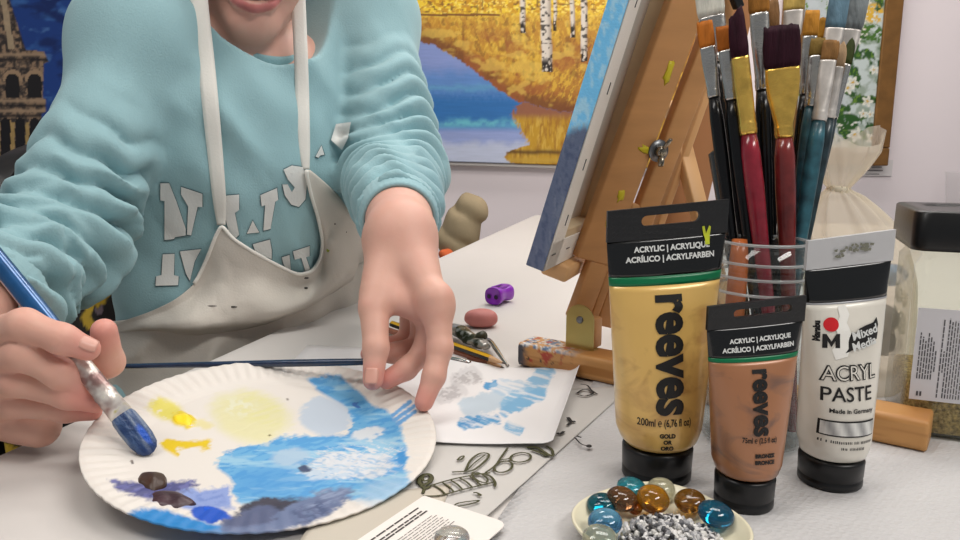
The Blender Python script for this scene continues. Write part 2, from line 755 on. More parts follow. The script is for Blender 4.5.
st = [stroke([(564, 172), (574, 184), (586, 184)], 2.6), stroke([(562, 196), (572, 186)], 1.8), stroke([(532, 218), (540, 222), (552, 214)], 2.2),
      stroke([(584, 232), (604, 252), (628, 258)], 1.2), stroke(ell(627, 258, 4, 3), 2.0, closed=True), stroke([(604, 232), (590, 228)], 1.8),
      stroke([(590, 100), (612, 88), (640, 98), (616, 108), (594, 104)], 1.5), stroke([(602, 72), (622, 76), (634, 90), (652, 102)], 1.3)]
for q in st:
    mk('sprig_print', q, M_print2, film)

# a faint fold line of the bag and a second film layer towards the front
sheet('clear_film', [(285, 560), (330, 500), (452, 484), (420, 560)], 0.0026, mat('beige_film', (196, 188, 174), 0.4), 'pale beige film sticking out from under the front of the paper plate', 'film', 20, 0.0004, 0.0006)

# ---------------------------------------------------------------- paintings on the wall


def wall_painting(name, x0, x1, y0, y1, colour, frame_w, frame_m, label, step=1.0, frame_out=0.022, shear=0.0, gloss=0.45):
    a, b = Wl(x0, y1, YW - 0.02), Wl(x1, y1, YW - 0.02)
    top = Wl(x0, y0, YW - 0.02)
    X0, X1, Z0, Z1 = a[0], b[0], a[2], top[2]
    t = thing(name, ((X0 + X1) / 2, YW - 0.02, Z0), label, 'painting')
    nu, nv = int((x1 - x0) / step), int((y1 - y0) / step)

    def fn(u, v):
        return np.stack([X0 + u * (X1 - X0), np.full_like(u, YW - 0.022), Z0 + v * (Z1 - Z0) + shear * (0.5 - u) * (X1 - X0)], -1)
    VF = grid(fn, nu, nv)
    p = proj(VF[0])
    m = mat(name + '_paint', None, gloss, attr=True, bump=0.15, bscale=120)
    o = mk('canvas', VF, m, t, cols=colour(p[:, 0], p[:, 1]))
    solid(o, 0.012, 1.0)
    fw = frame_w
    bars = []
    for (cx, cz, hx, hz) in (((X0 + X1) / 2, Z0 - fw / 2, (X1 - X0) / 2 + fw, fw / 2), ((X0 + X1) / 2, Z1 + fw / 2, (X1 - X0) / 2 + fw, fw / 2),
                             (X0 - fw / 2, (Z0 + Z1) / 2, fw / 2, (Z1 - Z0) / 2), (X1 + fw / 2, (Z0 + Z1) / 2, fw / 2, (Z1 - Z0) / 2)):
        V, F = bevbox((cx, YW - 0.004 - frame_out / 2, cz), (hx, frame_out / 2 + 0.002, hz), bev=min(0.004, fw * 0.3))
        V[:, 2] += shear * (((X0 + X1) / 2) - V[:, 0])
        bars.append((V, F))
    mk('frame', merge(bars), frame_m, t, smooth=False)
    return t


def birch(x, y):
    n = fbm(x * 0.12, y * 0.12, 1)
    n2 = fbm(x * 0.45, y * 0.3, 2)
    n3 = vn(x * 0.7, y * 0.9, 3)
    bx = np.array([300, 412, 433, 463, 495, 512, 530, 560, 620, 700])
    by = np.array([38, 40, 45, 63, 87, 100, 104, 112, 116, 118])
    sh = np.interp(x, bx, by) + 5 * (n2 - .5)
    d = sh - y
    hat = fbm(x * .55 + y * .25, y * .16 - x * .05, 8)          # upright grass strokes
    hat2 = fbm(x * .35 - y * .12, y * .12, 9)
    c = np.ones((len(x), 3)) * lin((214, 166, 56))
    c = mixc(c, (236, 196, 76), sst(.42, .62, hat) * .8)
    c = mixc(c, (186, 126, 46), sst(.46, .66, hat2) * .7)
    c = mixc(c, (190, 126, 44), sst(46, 10, d) * (y > 18) * .75)
    c = mixc(c, (150, 84, 44), sst(535, 590, x + 26 * (n - .5)) * sst(28, 52, y) * (.45 + .55 * sst(.38, .6, hat)))
    c = mixc(c, (112, 62, 34), sst(22, 4, d + 10 * (hat - .5)) * .85)
    c = mixc(c, (222, 176, 62), sst(.50, .60, hat) * sst(48, 66, y) * sst(5, 16, d) * sst(515, 535, x) * .85)
    c = mixc(c, (104, 58, 32), sst(.55, .7, fbm(x * .3, y * .2, 21)) * sst(4, 20, d) * (y > 18) * .5)
    c = mixc(c, (164, 92, 48), sst(.5, .62, fbm(x * .045 + 3, y * .08, 26)) * sst(20, 40, y) * .65)
    c = mixc(c, (236, 200, 92), sst(.56, .68, fbm(x * .06 + 8, y * .09, 27)) * (y > 18) * .5)
    # foliage dabs near the top
    up = sst(20, 10, y)
    c = mixc(c, (244, 206, 56), up * sst(.40, .5, vn(x * .32, y * .4, 5)))
    c = mixc(c, (250, 224, 110), up * sst(.62, .7, vn(x * .5, y * .6, 25)))
    c = mixc(c, (206, 150, 34), up * sst(.58, .66, vn(x * .4, y * .5, 6)))
    c = mixc(c, (120, 84, 36), up * sst(.76, .84, vn(x * .35, y * .4, 7)) * .8)
    c = mixc(c, (120, 72, 34), (np.abs(y - 15.5 - 1.0 * (n - .5)) < 1.1) * (x < 500) * .9)
    # water
    wm = sst(-1.0, 1.0, -d)
    wc = np.ones((len(x), 3)) * lin((136, 152, 206))
    wc = mixc(wc, (96, 138, 200), sst(60, 80, y + 10 * (n - .5)))
    wc = mixc(wc, (48, 112, 178), sst(84, 104, y + 8 * (n2 - .5)) * sst(132, 118, y))
    wc = mixc(wc, (108, 190, 206), np.exp(-((y - 124 + 7 * (n - .5)) / 4.0) ** 2) * (.35 + .6 * sst(.35, .6, n)) + .3 * np.exp(-((y - 88 + 8 * (n - .5)) / 3.0) ** 2))
    wc = mixc(wc, (150, 164, 212), sst(126, 134, y))
    wc = mixc(wc, (192, 199, 222), sst(138, 148, y + 8 * (n - .5)))
    wc = wc * (1 + .12 * (vn(x * .08, y * .8, 9) - .5))[:, None]
    c = c * (1 - wm[:, None]) + wc * wm[:, None]
    # golden reflection on the right of the water
    ed = np.interp(y, [98, 106, 116, 130, 145, 152, 158, 166], [530, 516, 512, 520, 528, 506, 504, 516]) + 8 * (n2 - .5)
    rm = sst(-2, 2, x - ed) * sst(-1, 1, -d) * (y > 96)
    rc = np.ones((len(x), 3)) * lin((196, 150, 42))
    rc = mixc(rc, (160, 108, 36), sst(.4, .7, fbm(x * .4, y * .09, 11)) * .8)
    rc = mixc(rc, (222, 184, 84), sst(.52, .72, fbm(x * .5 + 7, y * .10, 12)) * .6)
    rc = mixc(rc, (150, 96, 70), sst(122, 112, y))
    rc = mixc(rc, (96, 66, 28), np.exp(-((y - 152 - 2 * (n - .5)) / 2.2) ** 2) * .9)
    rc = mixc(rc, (200, 160, 60), np.exp(-((y - 160) / 3.) ** 2) * .8)
    c = c * (1 - rm[:, None]) + rc * rm[:, None]
    # birch trunks
    for tx, wd, bot, lean in ((523, 2.6, 34, 0), (546, 5.2, 72, .02), (555, 1.6, 32, .02), (572, 2.2, 38, 0), (584, 3.2, 62, .015), (640, 4, 60, 0)):
        cx = tx + lean * (y - 40) + 1.2 * (vn(y * .08, y * 0 + tx, 13) - .5)
        m = sst(wd + .8, wd - .6, np.abs(x - cx)) * (y < bot)
        tcx = np.ones((len(x), 3)) * lin((226, 214, 200))
        tcx = mixc(tcx, (150, 130, 116), sst(0, wd, x - cx) * .7)
        tcx = mixc(tcx, (40, 32, 28), sst(.62, .7, vn(x * .35, y * .5 + tx, 14)) * .9)
        tcx = mixc(tcx, (38, 30, 26), sst(bot - 18, bot - 8, y) * sst(.3, .5, vn(x * .8, y * .3, 15)))
        c = c * (1 - m[:, None]) + tcx * m[:, None]
    return c


M_thin = mat('white_edge', (206, 200, 196), 0.5)
wall_painting('birch_painting', 345, 688, -110, 163.5, birch, 0.012, M_thin, 'framed autumn painting of birches by blue water, hanging behind the painter', 1.0, shear=0.03)


def arcade(x, y):
    n = fbm(x * .05, y * .06, 31)
    n2 = fbm(x * .3, y * .3, 32)
    c = np.ones((len(x), 3)) * lin((28, 66, 142))
    c = mixc(c, (56, 104, 176), sst(.5, .68, n))
    c = mixc(c, (18, 44, 106), sst(.5, .3, fbm(x * .04 + 9, y * .07, 33)))
    c = mixc(c, (84, 128, 190), sst(.66, .8, fbm(x * .06, y * .1, 34)) * .7)
    edge = np.interp(y, [-120, 0, 50, 52, 62, 64, 98, 100, 112, 114, 170], [2, 12, 28, 46, 51, 46, 45, 48, 48, 44, 44])
    m = sst(1.0, -1.0, x - edge)
    t = np.ones((len(x), 3)) * lin((104, 88, 76))
    t = mixc(t, (160, 132, 106), sst(.5, .62, n2))
    t = mixc(t, (58, 50, 48), sst(.5, .36, n2))

    def arch(cx, y0, y1, wd):
        r = np.where(y < y0 + wd, np.sqrt(np.clip(wd ** 2 - (y0 + wd - y) ** 2, 0, None)), wd)
        return ((np.abs(x - cx) < r) & (y > y0) & (y < y1)) * 1.0
    for k in range(-6, 4):
        ax = 15 + 22 * k
        t = mixc(t, (176, 146, 116), arch(ax, 70, 99, 9.5) * (y < 82))
        t = mixc(t, (30, 26, 28), arch(ax, 74, 98, 7))
        t = mixc(t, (196, 160, 104), arch(ax - 6 + 3, 120, 155, 1.4) * 1.0)
    for k in range(-8, 4):
        ax = 8 + 14.5 * k
        t = mixc(t, (24, 20, 24), arch(ax, 118, 160, 5))
        t = mixc(t, (190, 158, 96), ((np.abs(x - ax - 7.2) < 1.8) & (y > 122)) * .8)
    for ly in (55, 101, 111):
        t = mixc(t, (178, 150, 122), np.exp(-((y - ly) / 1.6) ** 2) * .9)
        t = mixc(t, (34, 28, 30), np.exp(-((y - ly - 5) / 1.6) ** 2) * .9)
    t = mixc(t, (196, 172, 140), (np.abs(x - (6 + y * .16)) < 3) * (y < 50) * .8)
    t = mixc(t, (46, 40, 42), (np.abs(x - (17 + y * .2)) < 2) * (y < 50) * .8)
    return c * (1 - m[:, None]) + t * m[:, None]


wall_painting('tower_painting', -150, 138, -110, 170, arcade, 0.014, mat('dark_frame', (70, 50, 34), 0.4), 'painting of an arched stone tower under deep blue sky, left behind the painter', 1.2)


def flowers(x, y):
    n = fbm(x * .1, y * .1, 41)
    n2 = fbm(x * .4, y * .4, 42)
    c = np.ones((len(x), 3)) * lin((150, 164, 150))
    c = mixc(c, (196, 206, 204), sst(.4, .6, n))
    c = mixc(c, (190, 196, 200), sst(852, 838, x) * .8)
    c = mixc(c, (44, 82, 34), sst(.46, .58, fbm(x * .13 + 4, y * .11, 43)) * (x > 836))
    c = mixc(c, (98, 134, 44), sst(.56, .64, n2) * sst(.5, .58, fbm(x * .13 + 4, y * .11, 43)))
    r = np.random.default_rng(5)
    for i in range(26):
        cx, cy, s = r.uniform(838, 872), r.uniform(-60, 140), r.uniform(4, 9)
        a = np.arctan2(y - cy, x - cx)
        d = np.hypot(x - cx, y - cy) / (s * (.75 + .25 * np.cos(5 * a + i)))
        c = mixc(c, (228, 226, 214), sst(1.05, .8, d))
        c = mixc(c, (186, 186, 176), sst(.7, .4, d) * .6)
        c = mixc(c, (206, 164, 50), sst(.3, .2, d))
    c = mixc(c, (222, 176, 60), sst(12, 8, np.hypot(x - 872, y - 14)) * sst(.4, .5, n2))
    c = mixc(c, (40, 84, 30), sst(10, 7, np.hypot((x - 846) * .6, y - 122)) * sst(.35, .5, n2))
    c = mixc(c, (70, 110, 40), sst(12, 8, np.hypot((x - 868) * .7, y - 34)) * sst(.4, .5, n2))
    return c


M_gilt = mat('brown_gilt_frame', (126, 88, 44), 0.4, 0.15, var=0.15, vscale=30, bump=0.2, bscale=60)
wall_painting('flower_painting', 792, 869, -80, 148, flowers, 0.056, M_gilt, 'flower painting in a wide brown frame on the wall behind the brushes', 1.0, 0.035)
# printed card under that frame
c0 = Wl(861, 176, YW - 0.006)
nt_ = thing('wall_note', c0, 'small white printed card on the wall under the brown picture frame', 'card')
c1 = Wl(884, 160, YW - 0.006)
mk('card', bevbox(((c0[0] + c1[0]) / 2, YW - 0.004, (c0[2] + c1[2]) / 2), ((c1[0] - c0[0]) / 2 + .03, 0.0015, (c1[2] - c0[2]) / 2), bev=0), mat('card_white', (226, 220, 220), 0.6), nt_, smooth=False)
rows = []
for i in range(4):
    z = c1[2] - 0.012 - i * 0.011
    rows.append(bevbox(((c0[0] + c1[0]) / 2 + .002 * (i % 2), YW - 0.0058, z), (0.022 + 0.006 * ((i * 7) % 3), 0.0003, 0.0014), bev=0))
mk('printed_lines', merge(rows), mat('grey_ink', (120, 116, 118), 0.7), nt_, smooth=False)
# ================================================================ canvas and easel
M_wood = mat('easel_beech', (196, 144, 92), 0.5, var=0.10, vscale=9, bump=0.08, bscale=40, stretch=(1, 1, 7))
M_wood2 = mat('easel_beech_pale', (214, 168, 116), 0.5, var=0.08, vscale=9)
M_brass = mat('brass', (176, 158, 96), 0.32, 0.85, bump=0.1, bscale=120)
M_dark = mat('black_plastic', (20, 21, 24), 0.35)

NB = P(543, 271, 0.62)                       # near lower back corner of the canvas
rF = ray(591, 247)
FB = CAM + rF * ((NB[2] - CAM[2]) / rF[2])   # far lower back corner, level with it
cw = FB - NB
CWID = np.linalg.norm(cw)
cw = cw / CWID
# lean so that the near edge runs through pixel (628, 0)
best = None
for be in np.linspace(40, 89, 400):
    hz = nrm(np.cross(cw, [0, 0, 1]))
    l = hz * math.cos(math.radians(be)) + np.array([0, 0, 1]) * math.sin(math.radians(be))
    q = proj(NB + l * np.linspace(0.1, 0.6, 400)[:, None])
    k = np.argmin(np.abs(q[:, 1]))
    e = abs(q[k, 0] - 629)
    if best is None or e < best[0]:
        best = (e, be, l)
cl = best[2]                                 # up along the canvas
cnv = nrm(np.cross(cl, cw))                  # normal, checked to point to the painted side
if cnv[0] > 0:
    cnv = -cnv
CTH, CLEN, ST = 0.0155, 0.36, 0.034


def cpt(a, b, c):
    """a along the width, b up the canvas, c towards the painted face"""
    return NB + cw * a + cl * b + cnv * c


canvas = thing('painted_canvas', NB, 'stretched canvas with a sky-blue and slate edge, leaning on the wooden easel', 'canvas')


def cloth_fn_side(u, v):
    return NB + cl * (v * CLEN)[:, None] + cnv * (u * (CTH + .0006))[:, None] - cw * 0.0006


def sky_edge(V):
    p = proj(V)
    x, y = p[:, 0], p[:, 1]
    n = fbm(x * .25, y * .12, 51)
    c = np.ones((len(x), 3)) * lin((122, 204, 252))
    c = mixc(c, (170, 222, 250), sst(.5, .7, n))
    c = mixc(c, (98, 110, 138), sst(126, 137, y + 12 * (n - .5) + .25 * (x - 570)))
    c = mixc(c, (78, 92, 124), sst(.5, .7, fbm(x * .3, y * .2, 52)) * sst(128, 140, y))
    c = mixc(c, (132, 142, 160), sst(.5, .8, fbm(x * .3, y * .06, 53)) * sst(132, 142, y) * .5)
    return c


M_cpaint = mat('canvas_paint', None, 0.6, attr=True, bump=0.25, bscale=500)
VFs = [grid(cloth_fn_side, 12, 220)]
# painted front and bottom edge
VFs.append(grid(lambda u, v: NB + cw * (u * CWID)[:, None] + cl * (v * CLEN)[:, None] + cnv * (CTH + .0004), 40, 120))
VFs.append(grid(lambda u, v: NB + cw * (u * CWID)[:, None] - cl * .0005 + cnv * (v * CTH)[:, None], 40, 6))
VFs.append(grid(lambda u, v: NB + cw * (CWID + .0004) + cl * (u * CLEN)[:, None] + cnv * (v * CTH)[:, None], 40, 6))
V, F = merge(VFs)
mk('painted_cloth', (V, F), M_cpaint, canvas, cols=sky_edge(V))
M_fold = mat('raw_canvas', (236, 230, 222), 0.8, bump=0.3, bscale=700)
M_stretch = mat('stretcher_pine', (206, 184, 150), 0.6, var=0.08, vscale=30)
M_cback = mat('canvas_back', (188, 184, 176), 0.85, bump=0.3, bscale=600)
fold = []
for (a0, a1, b0, b1) in ((0, ST * .96, 0, CLEN), (CWID - .006, CWID, 0, CLEN), (0, CWID, 0, 0.026), (0, CWID, CLEN - .026, CLEN)):
    fold.append(bevbox(cpt((a0 + a1) / 2, (b0 + b1) / 2, -0.0006), ((a1 - a0) / 2, (b1 - b0) / 2, 0.0006), (cw, cl, cnv), 0.0003, 1))
mk('folded_edge', merge(fold), M_fold, canvas, smooth=False)
bars = []
for (a0, a1, b0, b1) in ((0.0005, ST, 0, CLEN), (CWID - ST, CWID - .0005, 0, CLEN), (ST, CWID - ST, 0.0005, ST), (ST, CWID - ST, CLEN - ST, CLEN)):
    mk('stretcher_bar', bevbox(cpt((a0 + a1) / 2, (b0 + b1) / 2, CTH / 2 - .0002), ((a1 - a0) / 2, (b1 - b0) / 2, CTH / 2 - .0004), (cw, cl, cnv), 0.001, 1), M_stretch, canvas, smooth=False)
mk('canvas_back', grid(lambda u, v: NB + cw * (ST + u * (CWID - 2 * ST))[:, None] + cl * (ST + v * (CLEN - 2 * ST))[:, None] + cnv * (CTH - .002), 10, 10), M_cback, canvas)
stp = []
for b in (0.045, 0.095, 0.16, 0.23, 0.30):
    stp.append(bevbox(cpt(0.019, b, -0.0015), (0.0004, 0.005, 0.0004), (cw, cl, cnv), 0))
for a in (0.012, 0.055, 0.10, 0.145):
    stp.append(bevbox(cpt(a, 0.014, -0.0015), (0.005, 0.0004, 0.0004), (cw, cl, cnv), 0))
M_stp = mat('staple_wire', (96, 96, 100), 0.3, 0.9)
for q in stp:
    mk('staple', q, M_stp, canvas, smooth=False)

# ---------------------------------------------------------------- easel
B0, B1 = G(517, 366), G(926, 455)            # front bottom edge of the long foot
fd = nrm(B1 - B0)
fn_ = np.array([-fd[1], fd[0], 0])           # away from the camera
FWD, FH = 0.034, 0.024
LFT = np.linalg.norm(B1 - B0)
easel = thing('table_easel', B0, 'wooden table easel spattered with paint, holding up the leaning canvas', 'easel')


def fpt(s, t, z):
    return np.array([B0[0], B0[1], T]) + fd * s + fn_ * t + np.array([0, 0, z])


def foot_cols(V):
    x = (V - B0) @ fd
    z = V[:, 2]
    n = fbm(x * 90, z * 160, 61)
    n2 = fbm(x * 260, (V @ fn_) * 260, 62)
    c = np.ones((len(x), 3)) * lin((198, 146, 88))
    c = mixc(c, (176, 122, 68), sst(.45, .65, fbm(x * 12, z * 240, 63)))
    near = sst(.075, .03, x)
    c = mixc(c, (214, 212, 210), near * sst(.46, .52, n2) * (z > T + FH - .003))
    c = mixc(c, (96, 120, 150), near * sst(.60, .64, n2) * (z > T + FH - .004))
    c = mixc(c, (70, 74, 84), sst(.016, .004, x) * sst(.42, .5, n))
    c = mixc(c, (168, 60, 44), near * sst(.62, .66, fbm(x * 120 + 5, z * 120 + (V @ fn_) * 120, 64)))
    c = mixc(c, (40, 34, 34), near * sst(.70, .73, fbm(x * 150 + 9, z * 150 + (V @ fn_) * 90, 65)))
    return c


def densebox(s0, s1, t0, t1, z0, z1, n=90):
    """foot with finely meshed faces so that the paint spatters have an outline"""
    r = .004
    sec = []
    for cx, cz, a0 in ((t1 - r, z1 - r, 0), (t0 + r, z1 - r, 90), (t0 + r, z0 + r, 180), (t1 - r, z0 + r, 270)):
        for a in (0, 45, 90):
            th = math.radians(a0 + a)
            sec.append((cx + r * math.cos(th), cz + r * math.sin(th)))
    out = []
    for i in range(len(sec)):
        p, q = np.array(sec[i]), np.array(sec[(i + 1) % len(sec)])
        k = max(1, int(np.linalg.norm(q - p) / .0015))
        out += [p + (q - p) * j / k for j in range(k)]
    out = np.array(out)
    mid = out.mean(0)
    rings = []
    for f, sc in [(0, .9)] + [(x, 1) for x in np.linspace(.004, 1 - .004, n)] + [(1, .9)]:
        s = s0 + (s1 - s0) * f
        o2 = mid + (out - mid) * sc
        rings.append(np.array([fpt(s, a, b) for a, b in o2]))
    return loft(rings)


VF = densebox(0, LFT, 0, FWD, 0.0008, FH, 200)
mk('foot_bar', VF, mat('foot_paint', None, 0.45, attr=True, bump=0.05), easel, cols=foot_cols(np.asarray(VF[0])))
# mast: a wide board with a slot, its plane parallel to the canvas
mst = np.linalg.norm
M0 = P(589, 322, 0.715)                       # hinge end, middle of the board
mdir = cl
mw = cw
BW = 0.052
MN = nrm(np.cross(mdir, mw))


# find the mast line: from the hinge along a direction through (662,100)
def line_through(p0, px, py, d):
    return nrm(P(px, py, d) - p0)


md_ = line_through(M0, 672, 100, 0.675)
mw_ = nrm(RT * .93 + FW * .36)
mw_ = nrm(mw_ - md_ * np.dot(mw_, md_))
MN = nrm(np.cross(md_, mw_))
if MN[1] > 0:
    MN = -MN
ML = 0.44


def mpt(a, b, c):
    return M0 + mw_ * a + md_ * b + MN * c


def board(a0, a1, b0, b1, th=0.013):
    return bevbox(mpt((a0 + a1) / 2, (b0 + b1) / 2, 0), ((a1 - a0) / 2, (b1 - b0) / 2, th / 2), (mw_, md_, MN), 0.002)


hw = BW / 2
SL0, SL1, SLW = 0.125, 0.30, 0.0042
mast = [board(-hw - .016, -SLW, 0.06, ML), board(-hw, -SLW, 0, .0605), board(SLW, hw, 0, ML), board(-SLW - .0005, SLW + .0005, 0, SL0), board(-SLW - .0005, SLW + .0005, SL1, ML)]
mk('mast', merge(mast), M_wood, easel)
# ledge under the canvas
led = cpt(CWID * .66, -0.0085, 0.002)
mk('ledge', bevbox(led, (0.058, 0.008, 0.013), (cw, cl, cnv), 0.003), M_wood2, easel)
# rear strut and rear leg board
q0, q1 = P(676, 120, 0.745), P(712, 262, 0.70)
sd = nrm(q1 - q0)
s_, u_, _ = frame_from(sd, MN)
mk('rear_strut', bevbox((q0 + q1) / 2 + sd * .03, (0.0085, 0.006, np.linalg.norm(q1 - q0) / 2 + .05), (s_, u_, sd), 0.002), M_wood2, easel)
q0, q1 = P(668, 262, 0.775), P(728, 10, 0.755)
sd = nrm(q1 - q0)
s_, u_, _ = frame_from(sd, MN)
mk('rear_board', bevbox((q0 + q1) / 2, (0.029, 0.006, np.linalg.norm(q1 - q0) / 2 + .05), (s_, u_, sd), 0.002), mat('easel_beech_dark', (168, 116, 74), 0.5, var=.1, vscale=9), easel)
q0, q1 = P(668, 196, 0.735), P(716, 62, 0.72)
sd = nrm(q1 - q0)
s_, u_, _ = frame_from(sd, MN)
mk('guide_rail', bevbox((q0 + q1) / 2, (0.004, 0.006, np.linalg.norm(q1 - q0) / 2 + .04), (s_, u_, sd), 0.0012), M_wood2, easel)
# wing nut with a washer on the slot
wq = mpt(0.0, 0.178, 0.0075)
mk('washer', lathe([(0.0035, 0), (0.0105, 0.0003), (0.0105, 0.0016), (0.0035, 0.002)], wq, MN, 24), M_steel, easel)
wn = merge([lathe([(0.0055, 0.001), (0.005, 0.008), (0.003, 0.009)], wq, MN, 16),
            tube([wq + MN * .006, wq + MN * .010 + md_ * .008, wq + MN * .013 + md_ * .013], [0.0022, 0.0032, 0.0026], 10, flat=.6),
            tube([wq + MN * .006, wq + MN * .010 - md_ * .008, wq + MN * .013 - md_ * .013], [0.0022, 0.0032, 0.0026], 10, flat=.6)])
mk('wing_nut', wn, mat('tarnished_steel', (150, 142, 128), 0.25, 1.0), easel)
M_yel = mat('yellow_paint', (206, 190, 40), 0.45, bump=0.3, bscale=90)
for (a, b, sx, sy) in ((-0.012, 0.175, .008, .004), (-0.019, 0.245, .004, .011), (-0.021, 0.128, .004, .007), (-0.023, 0.10, .003, .006)):
    t_ = np.linspace(0, 2 * PI, 14, endpoint=False)
    rr = 1 + .35 * rng.uniform(-1, 1, 14)
    base = np.array([mpt(a + sx * r * math.cos(x), b + sy * r * math.sin(x), 0.0066) for r, x in zip(rr, t_)])
    top = base.mean(0) + (base - base.mean(0)) * .7 + MN * .001
    mk('paint_smear', loft([base, top]), M_yel, easel, label='dried yellow paint')
# black clip near the top
cq = mpt(0.0, 0.335, 0.012)
mk('clamp', merge([bevbox(cq, (0.012, 0.008, 0.006), (mw_, md_, MN), .002), bevbox(cq + mw_ * .014 - md_ * .008 + MN * .004, (0.010, 0.004, 0.004), (nrm(mw_ - md_ * .8), nrm(md_ + mw_ * .8), MN), .001)]), M_dark, easel)
# brass hinge plate on the foot
hq = G(585, 346, FH)
hc = np.array([hq[0], hq[1], T + FH])
hx = nrm(fd * 0.9 + np.array([0, 0, 0]))
hn = -fn_
prof = [(-.0145, 0.0), (.0145, 0.0), (.0145, .028)] + [(.0145 * math.cos(a), .028 + .0145 * math.sin(a)) for a in np.linspace(.15, PI - .15, 11)] + [(-.0145, .028)]
ring = np.array([hc + hx * a + np.array([0, 0, 1.0]) * b + hn * .010 for a, b in prof])
hinge = prism(ring, hn, 0.0016)
h_o = mk('hinge', merge([hinge, bevbox(hc + hn * .006, (.0145, .006, .0008), (hx, hn, [0, 0, 1]), .0003)]), M_brass, easel, smooth=False)
LOC[h_o.name] = LOC[easel.name]
mk('screw', lathe([(.0036, 0), (.0036, .0008), (.0026, .0016), (.0008, .0018)], hc + hn * .0114 + np.array([0, 0, .028]), hn, 16), M_steel, h_o)
mk('hinge_block', bevbox(hc + fn_ * .004 + np.array([0, 0, .014]), (.012, .008, .0145), (hx, fn_, [0, 0, 1]), .002), M_wood, easel)
# ================================================================ paint tubes


def paint_tube(name, px, py, capw, caph, topw, H, yaw, crimp_h, label, cols, lean=0.0, bulge=1.0, shear=0.10, hole=(0.42, 0.30), bodyw=None, strip=None):
    """a squeeze tube standing on its cap. returns thing, surface map (u across -1..1, z height) -> point"""
    b = G(px, py)
    t = thing(name, b, label, 'paint tube')
    X = np.array([math.cos(yaw), math.sin(yaw), 0])
    N = np.array([math.sin(yaw), -math.cos(yaw), 0])
    Z = nrm(np.array([0, 0, 1.0]) + X * lean)
    M_cap = cols['cap']
    rc = capw / 2
    th = np.linspace(0, 2 * PI, 48, endpoint=False)
    prof = [(rc * .93, 0.0), (rc, .002), (rc * 1.0, caph * .28), (rc * .965, caph * .31), (rc * .965, caph * .34), (rc, caph * .37), (rc * 1.02, caph - .002), (rc * .98, caph), (rc * .8, caph)]
    mk('cap', lathe(prof, b, Z, 48), M_cap, t)
    z0 = caph
    bw = bodyw or topw * .9

    def halfw(z):
        k = (z - z0) / (H - z0)
        return np.interp(k, [0, .012, .035, .08, .5, .85, 1], [rc * .72, rc * .98, bw * .44, bw * .49, (bw * .5 + topw * .5) / 2, topw * .495, topw * .5])

    def halfd(z):
        k = (z - z0) / (H - z0)
        s = crimp_h / (H - z0)
        return np.interp(k, [0, .012, .035, .08, .3, .6, 1 - s - .12, 1 - s, 1], [rc * .72, rc * .98, rc * 1.12, rc * 1.13 * bulge, rc * .98 * bulge, rc * .62 * bulge, rc * .30, .0016, .0014])

    def pt(u, z, off=0.0, front=True):
        """u in metres from the middle, on the front surface"""
        u = np.asarray(u, float)
        z = np.asarray(z, float)
        a, d = halfw(z), halfd(z)
        q = np.clip(np.abs(u) / a, 0, .999)
        dep = d * (1 - q ** 2.2) ** .5 + off
        k = (z - z0) / (H - z0)
        zz = z + shear * u * np.clip(k, 0, 1) ** 1.5
        return b + X * u[..., None] + N * dep[..., None] + Z * zz[..., None]

    def ring(z, out=0.0):
        a, d = halfw(z) + out, halfd(z) + out
        uu = np.sign(np.cos(th)) * np.abs(np.cos(th)) ** .9 * a
        dd = np.sign(np.sin(th)) * np.abs(np.sin(th)) ** .95 * d
        k = (z - z0) / (H - z0)
        zz = z + shear * uu * max(k, 0) ** 1.5
        return b + X * uu[:, None] - N * dd[:, None] + Z * zz[:, None]
    zb, zg0, zg1, zc = cols['zb'], cols['zg0'], cols['zg1'], H - crimp_h
    zs = np.concatenate([np.linspace(z0, z0 + .012, 8), np.linspace(z0 + .016, zg0, 24)])
    mk('body', loft([ring(z) for z in zs]), cols['body'], t)
    if zg1 > zg0:
        mk('stripe', loft([ring(z, .0001) for z in np.linspace(zg0, zg1, 4)]), cols['stripe'], t)
    mk('band', loft([ring(z) for z in np.linspace(zg1, zc, 12)]), cols['band'], t)
    # crimped end with its hanging slot
    hx_, hw_ = hole
    zh0, zh1 = zc + crimp_h * .42, zc + crimp_h * .74
    a = topw / 2
    hc, hwid = (hx_ - .5) * topw * 2 * .5, hw_ * topw / 2
    outer = [(-a, zc), (a, zc), (a, H), (-a, H)]
    r = (zh1 - zh0) / 2
    inner = [(hc - hwid + r * math.cos(x), (zh0 + zh1) / 2 + r * math.sin(x)) for x in np.linspace(PI / 2, 3 * PI / 2, 8)] + \
            [(hc + hwid + r * math.cos(x), (zh0 + zh1) / 2 + r * math.sin(x)) for x in np.linspace(-PI / 2, PI / 2, 8)]
    V2, F2 = poly2d([outer, inner] if hw_ > .05 else [outer], .012)

    def cr(V2, off):
        k = (V2[:, 1] - z0) / (H - z0)
        zz = V2[:, 1] + shear * V2[:, 0] * k ** 1.5
        return b + X * V2[:, :1] + N * off + Z * zz[:, None]
    n = len(V2)
    bm_edges = {}
    for f in F2:
        for i in range(3):
            e = (f[i], f[(i + 1) % 3])
            bm_edges[e] = 1
    V = np.concatenate([cr(V2, .0014), cr(V2, -.0014)])
    # make winding consistent front/back
    F = list(F2) + [tuple(i + n for i in f[::-1]) for f in F2]
    for (i, j) in bm_edges:
        if (j, i) not in bm_edges:
            F.append((j, i, i + n, j + n))
    mk('crimped_end', (V, F), cols['crimp'], t, smooth=False)
    return t, pt


